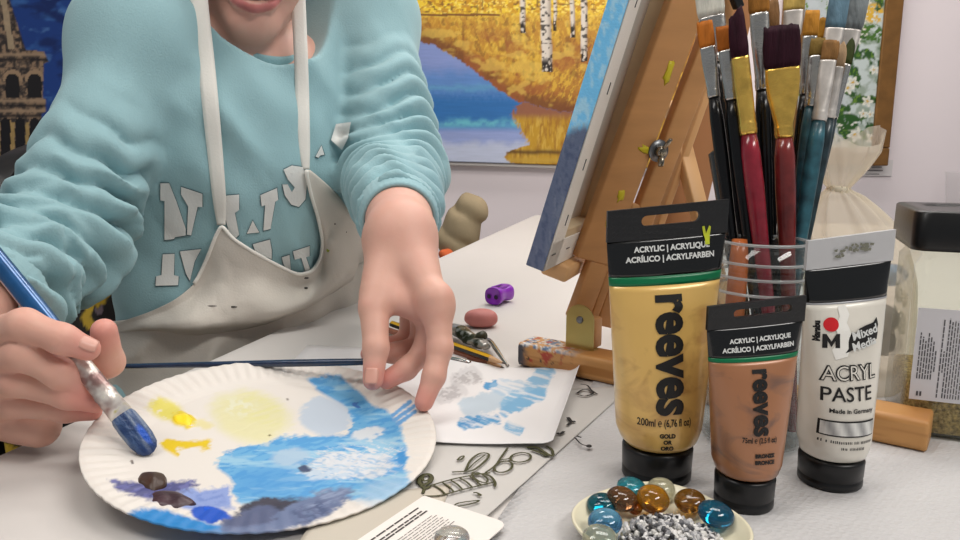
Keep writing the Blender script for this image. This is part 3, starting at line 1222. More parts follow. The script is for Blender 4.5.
def ribbed(name, col, rough=0.4, sc=420.0):
    m = mat(name, col, rough)
    nt = m.node_tree
    tc = nt.nodes.new('ShaderNodeTexCoord')
    ck = nt.nodes.new('ShaderNodeTexChecker')
    ck.inputs['Scale'].default_value = sc
    mp = nt.nodes.new('ShaderNodeMapping')
    mp.inputs['Rotation'].default_value = (0, .785, 0)
    mp.inputs['Scale'].default_value = (1, .02, 1)
    bp = nt.nodes.new('ShaderNodeBump')
    bp.inputs['Strength'].default_value = .8
    bp.inputs['Distance'].default_value = .001
    nt.links.new(tc.outputs['Object'], mp.inputs['Vector'])
    nt.links.new(mp.outputs['Vector'], ck.inputs['Vector'])
    nt.links.new(ck.outputs['Fac'], bp.inputs['Height'])
    nt.links.new(bp.outputs['Normal'], nt.nodes['Principled BSDF'].inputs['Normal'])
    return m


M_cap = mat('black_cap', (16, 16, 18), 0.34, bump=0.03, bscale=300)
M_band = mat('black_band', (12, 13, 14), 0.18, bump=0.22, bscale=38, coat=.4)
M_green = mat('green_stripe', (0, 108, 66), 0.3)
M_crimp = ribbed('black_crimp', (24, 25, 28), 0.38)
M_white_ink = mat('white_ink', (214, 216, 214), 0.5)
M_black_ink = mat('black_ink', (22, 20, 20), 0.45)


def tube_body(name, base, streak, metal, seed, glitter=0.0, rough=.3):
    """gold or bronze paint seen through a clear plastic wall"""
    m = bpy.data.materials.new(name)
    m.use_nodes = True
    nt = m.node_tree
    b = nt.nodes['Principled BSDF']
    b.inputs['Roughness'].default_value = rough
    b.inputs['Metallic'].default_value = metal
    b.inputs['Coat Weight'].default_value = 0.5
    b.inputs['Coat Roughness'].default_value = 0.2
    tc = nt.nodes.new('ShaderNodeTexCoord')
    n1 = nt.nodes.new('ShaderNodeTexNoise')
    n1.inputs['Scale'].default_value = 26
    n1.inputs['Detail'].default_value = 6
    n1.inputs['Distortion'].default_value = 1.2
    mp = nt.nodes.new('ShaderNodeMapping')
    mp.inputs['Location'].default_value = (seed, seed * 2, 0)
    mp.inputs['Scale'].default_value = (1, 1, 1.6)
    cr = nt.nodes.new('ShaderNodeValToRGB')
    e = cr.color_ramp.elements
    e[0].position, e[0].color = 0.34, (*lin(streak), 1)
    e[1].position, e[1].color = 0.50, (*lin(base), 1)
    L = nt.links.new
    L(tc.outputs['Object'], mp.inputs['Vector'])
    L(mp.outputs['Vector'], n1.inputs['Vector'])
    L(n1.outputs['Fac'], cr.inputs['Fac'])
    L(cr.outputs['Color'], b.inputs['Base Color'])
    n2 = nt.nodes.new('ShaderNodeTexNoise')
    n2.inputs['Scale'].default_value = 24
    bp = nt.nodes.new('ShaderNodeBump')
    bp.inputs['Strength'].default_value = .25
    bp.inputs['Distance'].default_value = .004
    L(mp.outputs['Vector'], n2.inputs['Vector'])
    L(n2.outputs['Fac'], bp.inputs['Height'])
    L(bp.outputs['Normal'], b.inputs['Normal'])
    return m


def onto(pt, V2, u0, z0, rot=0.0, off=.0005):
    c, s = math.cos(rot), math.sin(rot)
    u = u0 + c * V2[:, 0] - s * V2[:, 1]
    z = z0 + s * V2[:, 0] + c * V2[:, 1]
    return pt(u, z, off)


def letter(parent, pt, s, size, u0, z0, rot=0.0, bold=0.0, m=None, name='lettering', squeeze=1.0, off=.0005):
    V2, F = text2d(s, size, bold, .006, squeeze)
    return mk(name, (onto(pt, V2, u0, z0, rot, off), F), m or M_black_ink, parent, smooth=False)


# ---- big gold tube
gold, gp = paint_tube('gold_paint_tube', 656, 475, 0.0445, 0.023, 0.0765, 0.1775, 0.10, 0.020,
                      'tall gold acrylic tube with black top and cap, standing left of the bronze tube',
                      dict(cap=M_cap, body=tube_body('gold_paint', (226, 184, 104), (196, 150, 84), 0.12, 1.0), stripe=M_green, band=M_band, crimp=M_crimp,
                           zb=0, zg0=.1295, zg1=.1350), shear=0.09, hole=(.52, .40), bodyw=0.0555)
gp_ = gp
letter(gold, gp, 'ACRYLIC | ACRYLIQUE', .0047, .0025, .1515, 0, .00018, M_white_ink, squeeze=1.0)
letter(gold, gp, 'ACRÍLICO | ACRYLFARBEN', .0047, .0015, .1455, 0, .00018, M_white_ink, squeeze=1.0)


def brand(parent, pt, u0, z0, length, rot=-PI / 2):
    """the rounded lower-case wordmark, reading downwards"""
    V2, F = text2d('reeves', 1.0, .035, None)
    w = np.ptp(V2[:, 0])
    sc = length / w
    bm = bmesh.new()
    vs = [bm.verts.new((x * sc, y * sc * 1.16, 0)) for x, y in V2]
    for f in F:
        try:
            bm.faces.new([vs[i] for i in f])
        except ValueError:
            pass
    V2, F = _sub(bm, .005)
    return mk('brand_lettering', (onto(pt, V2, u0, z0, rot), F), M_black_ink, parent, smooth=False)


brand(gold, gp, .0008, .0875, .0735)
letter(gold, gp, '200ml ℮ (6,76 fl oz)', .0066, -.0040, .0455, 0, .0001, squeeze=.62)
for i, s in enumerate(('GOLD', 'OR', 'ORO')):
    letter(gold, gp, s, .0035, -.0030, .0375 - i * .0040, 0, .0002)
# yellow-green paint smear on the black top
sm = [(.024 + .0035 * math.cos(a) + .0006 * math.sin(5 * a), .1615 + .0055 * math.sin(a)) for a in np.linspace(0, 2 * PI, 16, endpoint=False)]
sm = [(u * 1.0, z) for u, z in [(.0235, .1665), (.025, .1668), (.0262, .162), (.028, .1668), (.0292, .166), (.0285, .159), (.0285, .1555), (.0255, .1555), (.0255, .159), (.0245, .162)]]
V2, F = poly2d([sm], .003)
mk('paint_smear', (gp(V2[:, 0] - .002, V2[:, 1] - .004, .0008), F), mat('lime_paint', (196, 206, 50), .4), gold, smooth=False, label='lime yellow paint smear')

# ---- small bronze tube
bronze, bp_ = paint_tube('bronze_paint_tube', 743, 503, 0.0345, 0.0205, 0.0585, 0.1255, 0.10, 0.0145,
                         'shorter bronze acrylic tube standing in front of the brush jar', dict(cap=M_cap, body=tube_body('bronze_paint', (166, 112, 76), (118, 88, 74), 0.15, 4.0, rough=.38),
                         stripe=M_green, band=M_band, crimp=M_crimp, zb=0, zg0=.0915, zg1=.0940), shear=0.09, hole=(.56, .52), bodyw=0.0405)
letter(bronze, bp_, 'ACRYLIC | ACRYLIQUE', .0036, .0020, .1037, 0.02, .00014, M_white_ink)
letter(bronze, bp_, 'ACRÍLICO | ACRYLFARBEN', .0036, .0010, .0987, 0.02, .00014, M_white_ink)
brand(bronze, bp_, .0005, .0690, .0375)
letter(bronze, bp_, '75ml ℮ (2.5 fl oz)', .0044, -.0010, .0475, 0, .0001, squeeze=.66)
for i, s in enumerate(('BRONZE', 'BRONCE')):
    letter(bronze, bp_, s, .0030, .0018, .0385 - i * .0038, 0, .0002)

# ---- white paste tube
M_silver = mat('silver_film', (176, 176, 180), 0.30, 0.35)
M_hang = mat('grey_film', (190, 190, 192), 0.35)


def paste_body():
    m = mat('white_paste', (222, 217, 206), 0.35, coat=.5, bump=.12, bscale=30, var=.06, vscale=30)
    return m


paste, pp = paint_tube('texture_paste_tube', 829, 481, 0.0385, 0.0195, 0.0565, 0.1600, 0.12, 0.0185,
                       'white acrylic paste tube with a silver hanging end, rightmost of the three tubes', dict(cap=M_cap, body=paste_body(), stripe=M_silver, band=M_band, crimp=M_hang,
                       zb=0, zg0=.1195, zg1=.1205), shear=0.11, hole=(.50, .02), bodyw=0.043)
_pp0 = pp
pp = lambda u, z, off=0.0: _pp0(np.asarray(u) + PU, np.asarray(z) + .0002, off)
PU = -.0052
# worn silver print on the hanging end
r_ = np.random.default_rng(8)
wp = []
for k in range(34):
    u = r_.uniform(-.0105, .0165)
    z = r_.uniform(.1475, .1530) + .0016 * (u > 0)
    wp.append(poly2d([[(u + x * r_.uniform(.0006, .0016), z + y * r_.uniform(.0005, .0014)) for x, y in ((-1, -.6), (.8, -1), (1, .7), (-.5, 1))]]))
wp = merge([(np.c_[v, np.zeros(len(v))], f) for v, f in wp])
PU = -.0025
mk('worn_print', (pp(wp[0][:, 0], wp[0][:, 1], .0010), wp[1]), mat('worn_print', (118, 118, 104), .5), paste, smooth=False)
PU = -.0018
# maker's mark: red dot over a black M
t_ = np.linspace(0, 2 * PI, 28, endpoint=False)
V2, F = poly2d([[(-.0125 + .0043 * math.cos(a), .1075 + .0043 * math.sin(a)) for a in t_]], .003)
mk('red_dot', (pp(V2[:, 0], V2[:, 1], .0005), F), mat('red_ink', (206, 32, 40), .4), paste, smooth=False)
V2, F = poly2d([[(-.0172, .0932), (-.0172, .1018), (-.0152, .1018), (-.0125, .0972), (-.0098, .1018), (-.0078, .1018), (-.0078, .0932), (-.0104, .0932), (-.0104, .0975), (-.0125, .0938), (-.0146, .0975), (-.0146, .0932)]], .003)
mk('maker_mark', (pp(V2[:, 0], V2[:, 1], .0005), F), M_black_ink, paste, smooth=False)
PU = -.0058
letter(paste, pp, 'Marabu', .0042, -.0158, .1035, PI / 2, .0003)
PU = -.0072
# splash badge
r_ = np.random.default_rng(3)
bad = []
for (a, b, n) in (((.0015, .0905), (.0225, .0965), 6), ((.0225, .0965), (.0235, .1085), 4), ((.0235, .1085), (.0045, .1015), 6), ((.0045, .1015), (.0015, .0905), 4)):
    for k in range(n):
        f = k / n
        bad.append((a[0] + (b[0] - a[0]) * f + r_.uniform(-.0009, .0009), a[1] + (b[1] - a[1]) * f + r_.uniform(-.0011, .0011)))
V2, F = poly2d([bad], .003)
mk('badge', (pp(V2[:, 0], V2[:, 1], .0005), F), M_black_ink, paste, smooth=False)
letter(paste, pp, 'Mixed', .0072, .0135, .1015, .22, .0002, M_white_ink, off=.0009)
letter(paste, pp, 'Media', .0070, .0130, .0948, .22, .0002, M_white_ink, off=.0009)
PU = -.0062
# outlined product lettering: white letter on a black one
letter(paste, pp, 'ACRYL', .0125, .0035, .0775, 0.02, .0006, M_black_ink, squeeze=.86)
letter(paste, pp, 'ACRYL', .0125, .0035, .0775, 0.02, -.0001, mat('letter_white', (226, 222, 212), .5), squeeze=.86, off=.0009)
letter(paste, pp, 'PASTE', .0125, .0020, .0645, 0.02, .0001, M_black_ink, squeeze=.90)
letter(paste, pp, 'Made in Germany', .0038, .0050, .0545, 0, .0001)
PU = -.0040
V2, F = poly2d([[(-.0150, .0385), (.0180, .0385), (.0180, .0485), (-.0150, .0485)]], .004)
mk('frame_panel', (pp(V2[:, 0], V2[:, 1], .0005), F), M_black_ink, paste, smooth=False)
V2, F = poly2d([[(-.0142, .0394), (.0174, .0394), (.0174, .0476), (-.0142, .0476)]], .003)
VV = pp(V2[:, 0], V2[:, 1], .0008)
sw = .5 + .5 * np.sin(V2[:, 0] * 700 + V2[:, 1] * 260)
mk('sample_panel', (VV, F), mat('paste_sample', None, .3, attr=True), paste, smooth=False, cols=lin((150, 150, 150)) * (1 - sw)[:, None] + lin((224, 224, 220)) * sw[:, None])
mini = []
for (x0, x1, z) in ((-.0145, .0165, .0350), (-.0040, .0100, .0312)):
    u = x0
    while u < x1:
        l = r_.uniform(.0005, .0010)
        mini.append(([(u, z - r_.uniform(.0006, .0009), 0), (u + l * .6, z - .0008, 0), (u + l * .6, z + r_.uniform(.0005, .0012), 0), (u, z + .0007, 0)], [(0, 1, 2, 3)]))
        u += l + (.0012 if r_.random() < .16 else .0002)
mini = merge(mini)
mk('small_print', (pp(mini[0][:, 0], mini[0][:, 1], .0005), mini[1]), M_black_ink, paste, smooth=False)
PU = -.0060
# paste squeezed visibly lumpy behind the clear wall
lump = [(-.004, .118), (.001, .119), (.003, .113), (.001, .108), (.004, .100), (.001, .088), (-.006, .086), (-.008, .092), (-.004, .098), (-.006, .106), (-.003, .112)]
V2, F = poly2d([lump], .003)
mk('paste_streak', (pp(V2[:, 0], V2[:, 1], .0004), F), mat('bright_paste', (240, 238, 232), .3), paste, smooth=False)
# ================================================================ brush jar
JD = 0.545
J = G(752, 437)
JD = float(np.dot(J - CAM, FW))
JH = 0.1475
M_ring_glint = clear_mat('jar_ring_glint', (250, 250, 250), (226, 230, 232), .38, .08, 1.6)
M_jar = clear_mat('clear_plastic_jar', (240, 243, 243), (214, 218, 220), 0.02, 0.04, 1.1)
prof = [(0.0, .0015), (.033, .0015), (.037, .004), (.0385, .012), (.038, .07), (.0365, .098), (.0335, .112), (.0305, .116), (.0300, .121), (.0325, .1225), (.0328, .1245), (.0300, .1265), (.0298, .131),
        (.0325, .1325), (.0328, .1345), (.0298, .1365), (.0300, .1475), (.0292, .1475), (.0288, .132), (.0288, .120), (.032, .110), (.0355, .096), (.037, .07), (.037, .012), (.034, .004), (0.0, .003)]
jar = mk('brush_jar', lathe(prof, J, n=72, cap=False), M_jar, loc=J)
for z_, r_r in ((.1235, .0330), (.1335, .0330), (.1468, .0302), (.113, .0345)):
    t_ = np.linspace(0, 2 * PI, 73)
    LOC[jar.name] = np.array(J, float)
    mk('moulded_ring_glint', tube(J + np.stack([r_r * np.cos(t_), r_r * np.sin(t_), np.full(73, z_)], -1), .0011, 8, cap=False), M_ring_glint, jar)  # milky beads added on the moulded rings as their bright highlights
tag(jar, 'clear ridged plastic jar crammed with paintbrushes, behind the bronze tube', 'jar')

M_blackh = mat('black_handle', (12, 12, 14), 0.25, coat=.2, spec=.3)
M_red = mat('red_handle', (136, 26, 44), 0.25, coat=.5, var=.35, vscale=55)
M_redbr = mat('red_brown_handle', (112, 36, 34), 0.25, coat=.5, var=.4, vscale=55)
M_teal = mat('teal_handle', (40, 84, 96), 0.35, coat=.2, var=.65, vscale=85)
M_dteal = mat('dark_teal_handle', (32, 50, 56), 0.35, coat=.2, var=.65, vscale=85)
M_orangeh = mat('orange_handle', (200, 104, 44), 0.35, coat=.3)
M_silverf = mat('silver_ferrule', (196, 194, 190), 0.24, 1.0, bump=.12, bscale=160, var=.10, vscale=60)
M_goldf = mat('gold_ferrule', (238, 194, 96), 0.26, .85, bump=.45, bscale=90, var=.3, vscale=70)
M_whitef = mat('paint_stained_ferrule', (206, 200, 194), 0.4, .5, var=.25, vscale=90)
_B = {}


def bristle(col):
    if col not in _B:
        _B[col] = mat('bristle_%d_%d_%d' % col, col, .7, bump=.9, bscale=260, var=.35, vscale=130, stretch=(1, 1, .12), spec=.15)
    return _B[col]


def brush(label, tip, ftop, fbot, entry, wid, bcol, fm, hm, dt=0.0, de=0.0, kind='flat', hw=9, thick=.45, zend=0.006, group='paintbrushes in the jar', roll=0.0):
    """a brush through four photo pixels: bristle tip, ferrule top and bottom, and where it enters the jar; dt, de = depth offsets of head and entry"""
    p_t = P(*tip, JD + dt)
    p_e = P(*entry, JD + de)
    ax = nrm(p_t - p_e)                            # along the handle, upwards

    def on(px, py):
        # point of the brush line nearest the pixel
        q = p_e + ax * np.linspace(0, .5, 600)[:, None]
        s = proj(q)
        return q[np.argmin(np.abs(s[:, 1] - py))]
    a_t, a_f, a_b = p_t, on(*ftop), on(*fbot)
    sc = JD / FPX
    W = wid * sc / 2
    h = hw * sc / 2
    if ax[2] > 0:
        L = (p_e[2] - (T + zend)) / ax[2]
    end = p_e - ax * L
    view = nrm(P(*tip, JD) - CAM)
    s = nrm(np.cross(ax, view))
    s = nrm(s * math.cos(roll) + np.cross(ax, s) * math.sin(roll))
    u = np.cross(ax, s)
    th = np.linspace(0, 2 * PI, 24, endpoint=False)

    def rg(c, a, b, e=1.0):
        x = np.sign(np.cos(th)) * np.abs(np.cos(th)) ** e * a
        y = np.sign(np.sin(th)) * np.abs(np.sin(th)) ** e * b
        return c + x[:, None] * s + y[:, None] * u
    t = thing('paintbrush', end, label, 'paintbrush', group)
    hl = np.linalg.norm(a_b - end)
    hp = [(0, .55), (.02, .62), (.25, .72), (.6, .9), (.82, 1.12), (.93, 1.1), (1.0, .85)]
    mk('handle', loft([rg(end + ax * hl * k, h * r, h * r) for k, r in hp]), hm, t)
    fl = np.linalg.norm(a_f - a_b)
    tk = W * thick if kind == 'flat' else W
    fr = []
    for k in (0, .03, .06, .09, .12, .15, .2, .4, .6, .8, .97, 1.0):
        w_ = h * .98 + (W * .96 - h * .98) * sst(.12, .8, np.array(k))
        d_ = h * .98 + (tk * .8 - h * .98) * sst(.12, .9, np.array(k))
        rim = 1.07 if k in (.06, .12) else 1.0
        fr.append(rg(a_b + ax * fl * k - ax * .002, w_ * rim, d_ * rim, 1.0 if k < .3 else .7))
    mk('ferrule', loft(fr), fm, t)
    bl = np.linalg.norm(a_t - a_f)
    br = []
    prof = {'flat': [(0, .95, .8), (.15, 1.03, .85), (.5, 1.04, .7), (.85, 1.0, .4), (1.0, .95, .18)],
            'filbert': [(0, .95, .8), (.2, 1.02, .85), (.5, 1.0, .7), (.75, .82, .45), (.92, .5, .25), (1.0, .12, .1)],
            'angled': [(0, .95, .8), (.2, 1.0, .85), (.5, .98, .75), (.8, .9, .5), (1.0, .75, .25)],
            'mop': [(0, .9, .9), (.2, 1.05, 1.0), (.5, 1.1, .95), (.8, 1.0, .8), (1.0, .8, .5)]}[kind]
    for k, a, b in prof:
        jit = 1 + .03 * rng.uniform(-1, 1, 24)
        c = a_f + ax * (bl * k - .002)
        r = rg(c, W * a, tk * b, .7)
        r = c + (r - c) * jit[:, None]
        if kind == 'angled':
            r = r + ax * ((r - c) @ s)[:, None] * -.9 * k
        if k == 1.0:
            r = r + ax * rng.uniform(-.0012, .0012, 24)[:, None]
        br.append(r)
    # comb the bristles into strands
    mk('bristles', loft(br), bristle(bcol), t)
    return t


D_PURPLE = (46, 18, 30)
brush('large flat brush with dark plum bristles, gold ferrule and reddish-brown handle', (781, 23), (781, 65), (786, 135), (787, 246), 32, D_PURPLE, M_goldf, M_redbr, -.030, -.016, hw=17, thick=.28)
brush('red-handled brush with slanted dark plum bristles and a paint-flecked gold ferrule', (735, 10), (742, 55), (752, 132), (761, 246), 17, (48, 18, 30), M_goldf, M_red, -.028, -.020, kind='angled', hw=16, thick=.4)
brush('slim black brush with orange bristles, leftmost of those in the jar', (704, 19), (708, 45), (712, 95), (733, 246), 15, (190, 110, 40), M_silverf, M_blackh, -.012, -.008, hw=12)
brush('black-handled brush with dark-based orange bristles, just left of the slanted plum one', (723, 24), (726, 48), (732, 98), (749, 246), 15, (176, 98, 34), M_silverf, M_blackh, -.018, -.014, hw=14)
brush('wide brush with white bristles smeared with green paint, behind the two orange ones', (706, -32), (709, 14), (718, 60), (738, 246), 27, (206, 204, 192), M_silverf, M_blackh, .012, .006, hw=10, thick=.35)
brush('black brush with amber bristles and a long silver ferrule, left of the large plum one', (758, -18), (759, 11), (762, 88), (768, 246), 19, (150, 100, 42), M_silverf, M_blackh, .004, .002, hw=13, thick=.5)
brush('thin brush with coarse brown bristles rising behind the large plum brush', (773, -2), (774, 27), (775, 80), (773, 246), 12, (128, 94, 60), M_silverf, M_blackh, .018, .016, hw=8, kind='mop')
brush('white-ferruled brush with straw-yellow bristles, behind the large plum brush', (795, -14), (793, 8), (789, 64), (780, 246), 20, (190, 162, 88), M_whitef, M_dteal, .022, .018, hw=9, thick=.4)
brush('black brush with amber bristles and a slanting silver ferrule, right of the plum one', (813, 8), (809, 33), (800, 92), (788, 246), 14, (186, 128, 48), M_silverf, M_blackh, .000, .004, hw=9)
brush('teal-handled brush with olive-brown flat bristles, right of the slanting ferrule', (819, 36), (817, 53), (811, 104), (794, 246), 14, (122, 98, 48), M_silverf, M_teal, -.008, -.006, hw=12)
brush('brush with square brown bristles and a white-smeared ferrule on a teal handle', (832, 38), (830, 58), (822, 118), (799, 246), 15, (146, 106, 62), M_whitef, M_teal, -.014, -.010, hw=14)
brush('dark-handled brush with pointed tan bristles and a dull pinkish ferrule', (844, 40), (842, 64), (835, 116), (804, 246), 10, (172, 144, 112), M_whitef, M_dteal, -.010, -.002, kind='filbert', hw=11, thick=.7)
brush('brush with pointed dark green bristles, rightmost of those in the jar', (853, 36), (849, 62), (841, 116), (802, 246), 10, (58, 66, 34), M_silverf, M_dteal, .004, .010, kind='filbert', hw=9, thick=.7)
brush('tall brush with blue-grey bristles, second tallest at the right of the jar', (842, -14), (837, 26), (829, 70), (797, 246), 19, (96, 124, 140), M_whitef, M_teal, .014, .012, hw=10, thick=.45)
brush('tall brush with wide grey bristles, farthest right behind the pointed ones', (862, -18), (857, 28), (848, 80), (800, 246), 21, (118, 124, 126), M_whitef, M_dteal, .022, .020, hw=10, thick=.45)
# stray amber brush and an orange handle standing low in the jar
brush('brush with amber bristles half hidden between the slanting and the blue-grey one', (826, 16), (823, 36), (817, 80), (792, 246), 11, (186, 132, 44), M_silverf, M_blackh, .020, .018, hw=8)
p0, p1 = P(741, 240, JD - .012), P(724, 425, JD - .020)
t = thing('paintbrush', p1, 'orange-handled brush standing upside down, low inside the jar at its left', 'paintbrush', 'paintbrushes in the jar')
mk('handle', tube(spline([p0, (p0 + p1) / 2, p1], 12), np.linspace(.0066, .0075, 12), 16), M_orangeh, t)
# dark clear stick at the left of the jar mouth
p0, p1 = P(716, 150, JD + .004), P(741, 300, JD + .004)
o = mk('palette_stick', tube([p0, p0 * .98 + p1 * .02, (p0 + p1) / 2, p1], [.003, .006, .006, .005], 14), mat('smoky_stick', (40, 44, 46), .15, coat=.6), loc=p1)
tag(o, 'smoky dark stick leaning at the left of the jar mouth below the black handles', 'stick')

# ================================================================ organza bag of trinkets
bd = 0.665
bb = G(856, 376)
bd = float(np.dot(bb - CAM, FW))
M_org = clear_mat('organza', (248, 244, 236), (232, 226, 214), 0.42, 0.5, .25)
bag = thing('organza_bag', bb, 'cream organza bag tied at the neck, standing behind the paste tube', 'bag')
rings = []
nth = 120
th = np.linspace(0, 2 * PI, nth, endpoint=False)
cen = spline([G(858, 385, .0015), P(858, 340, bd), P(858, 280, bd), P(852, 232, bd), P(842, 200, bd), P(838, 188, bd), P(841, 170, bd), P(844, 152, bd), P(846, 136, bd)], 70)
kk = np.linspace(0, 1, 9)
rx = np.interp(np.linspace(0, 1, 70), kk, [.036, .048, .049, .043, .022, .0085, .022, .033, .035])
ry = np.interp(np.linspace(0, 1, 70), kk, [.032, .040, .038, .028, .014, .008, .011, .012, .010])
cen[:, 2] = np.maximum(cen[:, 2], T + .001)
fold_a = np.interp(np.linspace(0, 1, 70), kk, [.02, .04, .07, .13, .24, .28, .2, .13, .14])
for i in range(70):
    f = 1 + fold_a[i] * (np.sin(th * 11 + 3 * vn(th * 2, th * 0 + i * .03, 71)) * .6 + .8 * (vn(np.cos(th) * 4 + 9, np.sin(th) * 4 + i * .05, 72) - .5))
    z = np.zeros(nth)
    if i > 60:
        z = (i - 60) / 9 * .010 * np.sin(th * 2 + .6)
    rings.append(cen[i] + np.stack([rx[i] * f * np.cos(th), ry[i] * f * np.sin(th), z], -1))
mk('organza', loft(rings, cap=False), M_org, bag)
mk('ribbon_tie', lathe([(.0085, -.003), (.0098, 0), (.0085, .003)], P(838, 189, bd), (0.1, 0, 1), 24, False), mat('cream_ribbon', (224, 214, 192), .5), bag)
tr = []
r_ = np.random.default_rng(12)
TR = [((893, 275), .0115, (56, 112, 160), 'blue glittery bauble inside the organza bag', -.012), ((880, 318), .015, (120, 122, 120), 'large grey pebble low in the organza bag', -.010), ((845, 320), .016, (150, 146, 138), 'pale grey pebble at the left inside the organza bag', 0.0),
      ((862, 286), .013, (190, 184, 172), 'cream shell in the middle of the organza bag', .004), ((884, 342), .0145, (92, 92, 90), 'dark grey pebble at the foot of the organza bag', .0), ((838, 288), .012, (176, 160, 132), 'sand-coloured shell at the upper left in the organza bag', .002), ((868, 256), .010, (206, 204, 198), 'small white bead near the top of the organza bag', .0)]
for (px, py), r, c, lab, dd in TR:
    c0 = P(px, py, bd + dd)
    V, F = lathe([(0.001, -r * .98)] + [(r * math.cos(a), r * math.sin(a)) for a in np.linspace(-1.3, 1.3, 11)] + [(.001, r * .98)], c0, n=20)
    V = c0 + (V - c0) * (1 + .16 * (vn3((V - c0) * 90 + px, 5)[:, None] - .5)) * [1.1, .9, .9]
    o = mk('bauble' if c[2] > 150 and c[0] < 80 else 'pebble', (V, F), mat('trinket_%d_%d' % (px, py), c, .3, .35 if c[0] < 80 else 0, bump=.5, bscale=300, var=.2, vscale=200), loc=c0)
    tag(o, lab, 'trinket')

# ================================================================ square glass jar with black lid
cj = G(899, 436)
u1 = nrm([.93, -.36, 0])
u2 = np.array([-u1[1], u1[0], 0])
JW, JHh = .084, .168
gj = thing('storage_jar', cj + u1 * JW / 2 + u2 * JW / 2, 'square clear jar with black lid and white printed label, right of the paste tube', 'jar')
gc = LOC[gj.name]


def rsq(h, z, r=.010, n=6):
    out = []
    for sx, sy, a0 in ((1, 1, 0), (-1, 1, 90), (-1, -1, 180), (1, -1, 270)):
        for k in range(n):
            a = math.radians(a0 + 90 * k / (n - 1))
            out.append(gc + u1 * (sx * (h - r) + r * math.cos(a)) + u2 * (sy * (h - r) + r * math.sin(a)) + np.array([0, 0, z]))
    return np.array(out)


h = JW / 2
ZL = .1405
mk('glass_body', loft([rsq(h - .006, .001), rsq(h, .005), rsq(h, ZL - .012), rsq(h - .004, ZL - .006), rsq(h - .004, ZL + .008)], cap=False), clear_mat('clear_jar_wall', (240, 242, 236), (206, 206, 196), .04, .05, 1.6), gj)
mk('glass_bottom', loft([rsq(h - .006, .001), rsq(h - .006, .004)]), clear_mat('jar_bottom', (225, 228, 222), (200, 200, 190), .3), gj)
mk('lid', loft([rsq(h * .96, ZL + .001), rsq(h + .0045, ZL - .0005), rsq(h + .005, ZL + .003), rsq(h + .0048, JHh - .0014, .011), rsq(h + .0034, JHh, .011), rsq(h - .010, JHh, .012), rsq(h - .012, JHh - .0015, .012), rsq(h - .012, JHh - .0015, .012)]),
   mat('black_lid', (17, 17, 18), .33, bump=.05, bscale=200), gj)
# granules inside
rs = []
for z in (.0045, .02, .036, .042):
    rs.append(rsq(h - .0035, z, .009))
V, F = loft(rs)
o = mk('herb_granules', (V, F), mat('granules', (190, 166, 108), .8, bump=1.0, bscale=420, var=.6, vscale=420), gj)
# label on the front face with rotated small print
lc = lambda a, z, o_=0.0007: gc - u2 * (h + o_) + u1 * a + np.array([0, 0, z])
la0, la1, lz0, lz1 = -.0385, h - .013, .0300, .0985
lab = mk('label', loft([np.array([lc(la0, lz0, .0003), lc(la1, lz0, .0003), lc(la1, lz1, .0003), lc(la0, lz1, .0003)]), np.array([lc(la0, lz0), lc(la1, lz0), lc(la1, lz1), lc(la0, lz1)])]), mat('label_paper', (206, 204, 208), .55), gj, smooth=False)
LOC[lab.name] = LOC[gj.name]
rows = []
r_ = np.random.default_rng(4)


def dash(a, z0, z1, wd):
    q = np.array([lc(a - wd / 2, z0, .0009), lc(a + wd / 2, z0, .0009), lc(a + wd / 2, z1, .0009), lc(a - wd / 2, z1, .0009)])
    rows.append((q, [(0, 1, 2, 3)]))


for i, a in enumerate(np.arange(-.0350, la1 - .002, .0017)):
    z = lz0 + .016 if i < 6 else lz0 + .003
    ze = lz1 - .018 - .003 * (i % 3) if i < 6 else lz1 - .006 - .004 * r_.random()
    if i in (6, 9):
        z, ze = lz0 + .022, lz0 + .038
    if i in (7,):
        continue
    while z < ze:
        l = r_.uniform(.0016, .0048)
        dash(a, z, min(z + l, ze), .0008 if i < 12 else .00065)
        z += l + .0007
for k in range(2):
    dash(-.0337 + k * .0021, lz0 + .003, lz0 + .0065, .0013)
mk('small_print', merge(rows), mat('label_ink', (74, 72, 76), .6), lab, smooth=False)

# clear cup far behind at the right
cc = G(962, 212)
dcc = float(np.dot(cc - CAM, FW))
pr = [(0.001, .001), (.044, .001), (.046, .004), (.056, .12), (.058, .121), (.058, .125), (.0545, .125), (.0445, .006), (.001, .004)]
o = mk('plastic_cup', lathe(pr, cc, n=40), clear_mat('cup_plastic', (252, 252, 252), (255, 255, 255), .05, .25, .2), loc=cc)
tag(o, 'cloudy clear plastic cup far back on the table by the wall', 'cup')

# ================================================================ dish with glass gems and gravel
dz = .003
dq = G(658, 530)
DH = .013
dish_c = G(659, 545)
M_dish = mat('cream_ceramic', (226, 219, 192), .28, coat=.4, bump=.03, bscale=40)


def dring(r, z, k=2.6):
    t = np.linspace(0, 2 * PI, 64, endpoint=False)
    x = np.sign(np.cos(t)) * np.abs(np.cos(t)) ** (2 / k) * r
    y = np.sign(np.sin(t)) * np.abs(np.sin(t)) ** (2 / k) * r * .98
    a = .55
    return dish_c + np.stack([x * math.cos(a) - y * math.sin(a), x * math.sin(a) + y * math.cos(a), np.full(64, z)], -1)


R = .0445
V, F = loft([dring(R * .60, .0015), dring(R * .68, .0006), dring(R * .90, .006), dring(R * .985, .0118), dring(R, .0130), dring(R * .985, .0140), dring(R * .955, .0134), dring(R * .87, .0078), dring(R * .70, .0040), dring(R * .3, .0034)])
dish = mk('trinket_dish', (V, F), M_dish, loc=dish_c)
tag(dish, 'small cream rounded-square dish of glass gems and gravel in front of the gold tube', 'dish')


def glass(name, col, rough=.03):
    m = mat(name, col, rough, trans=.82, ior=1.48, bump=.06, bscale=150)
    return m


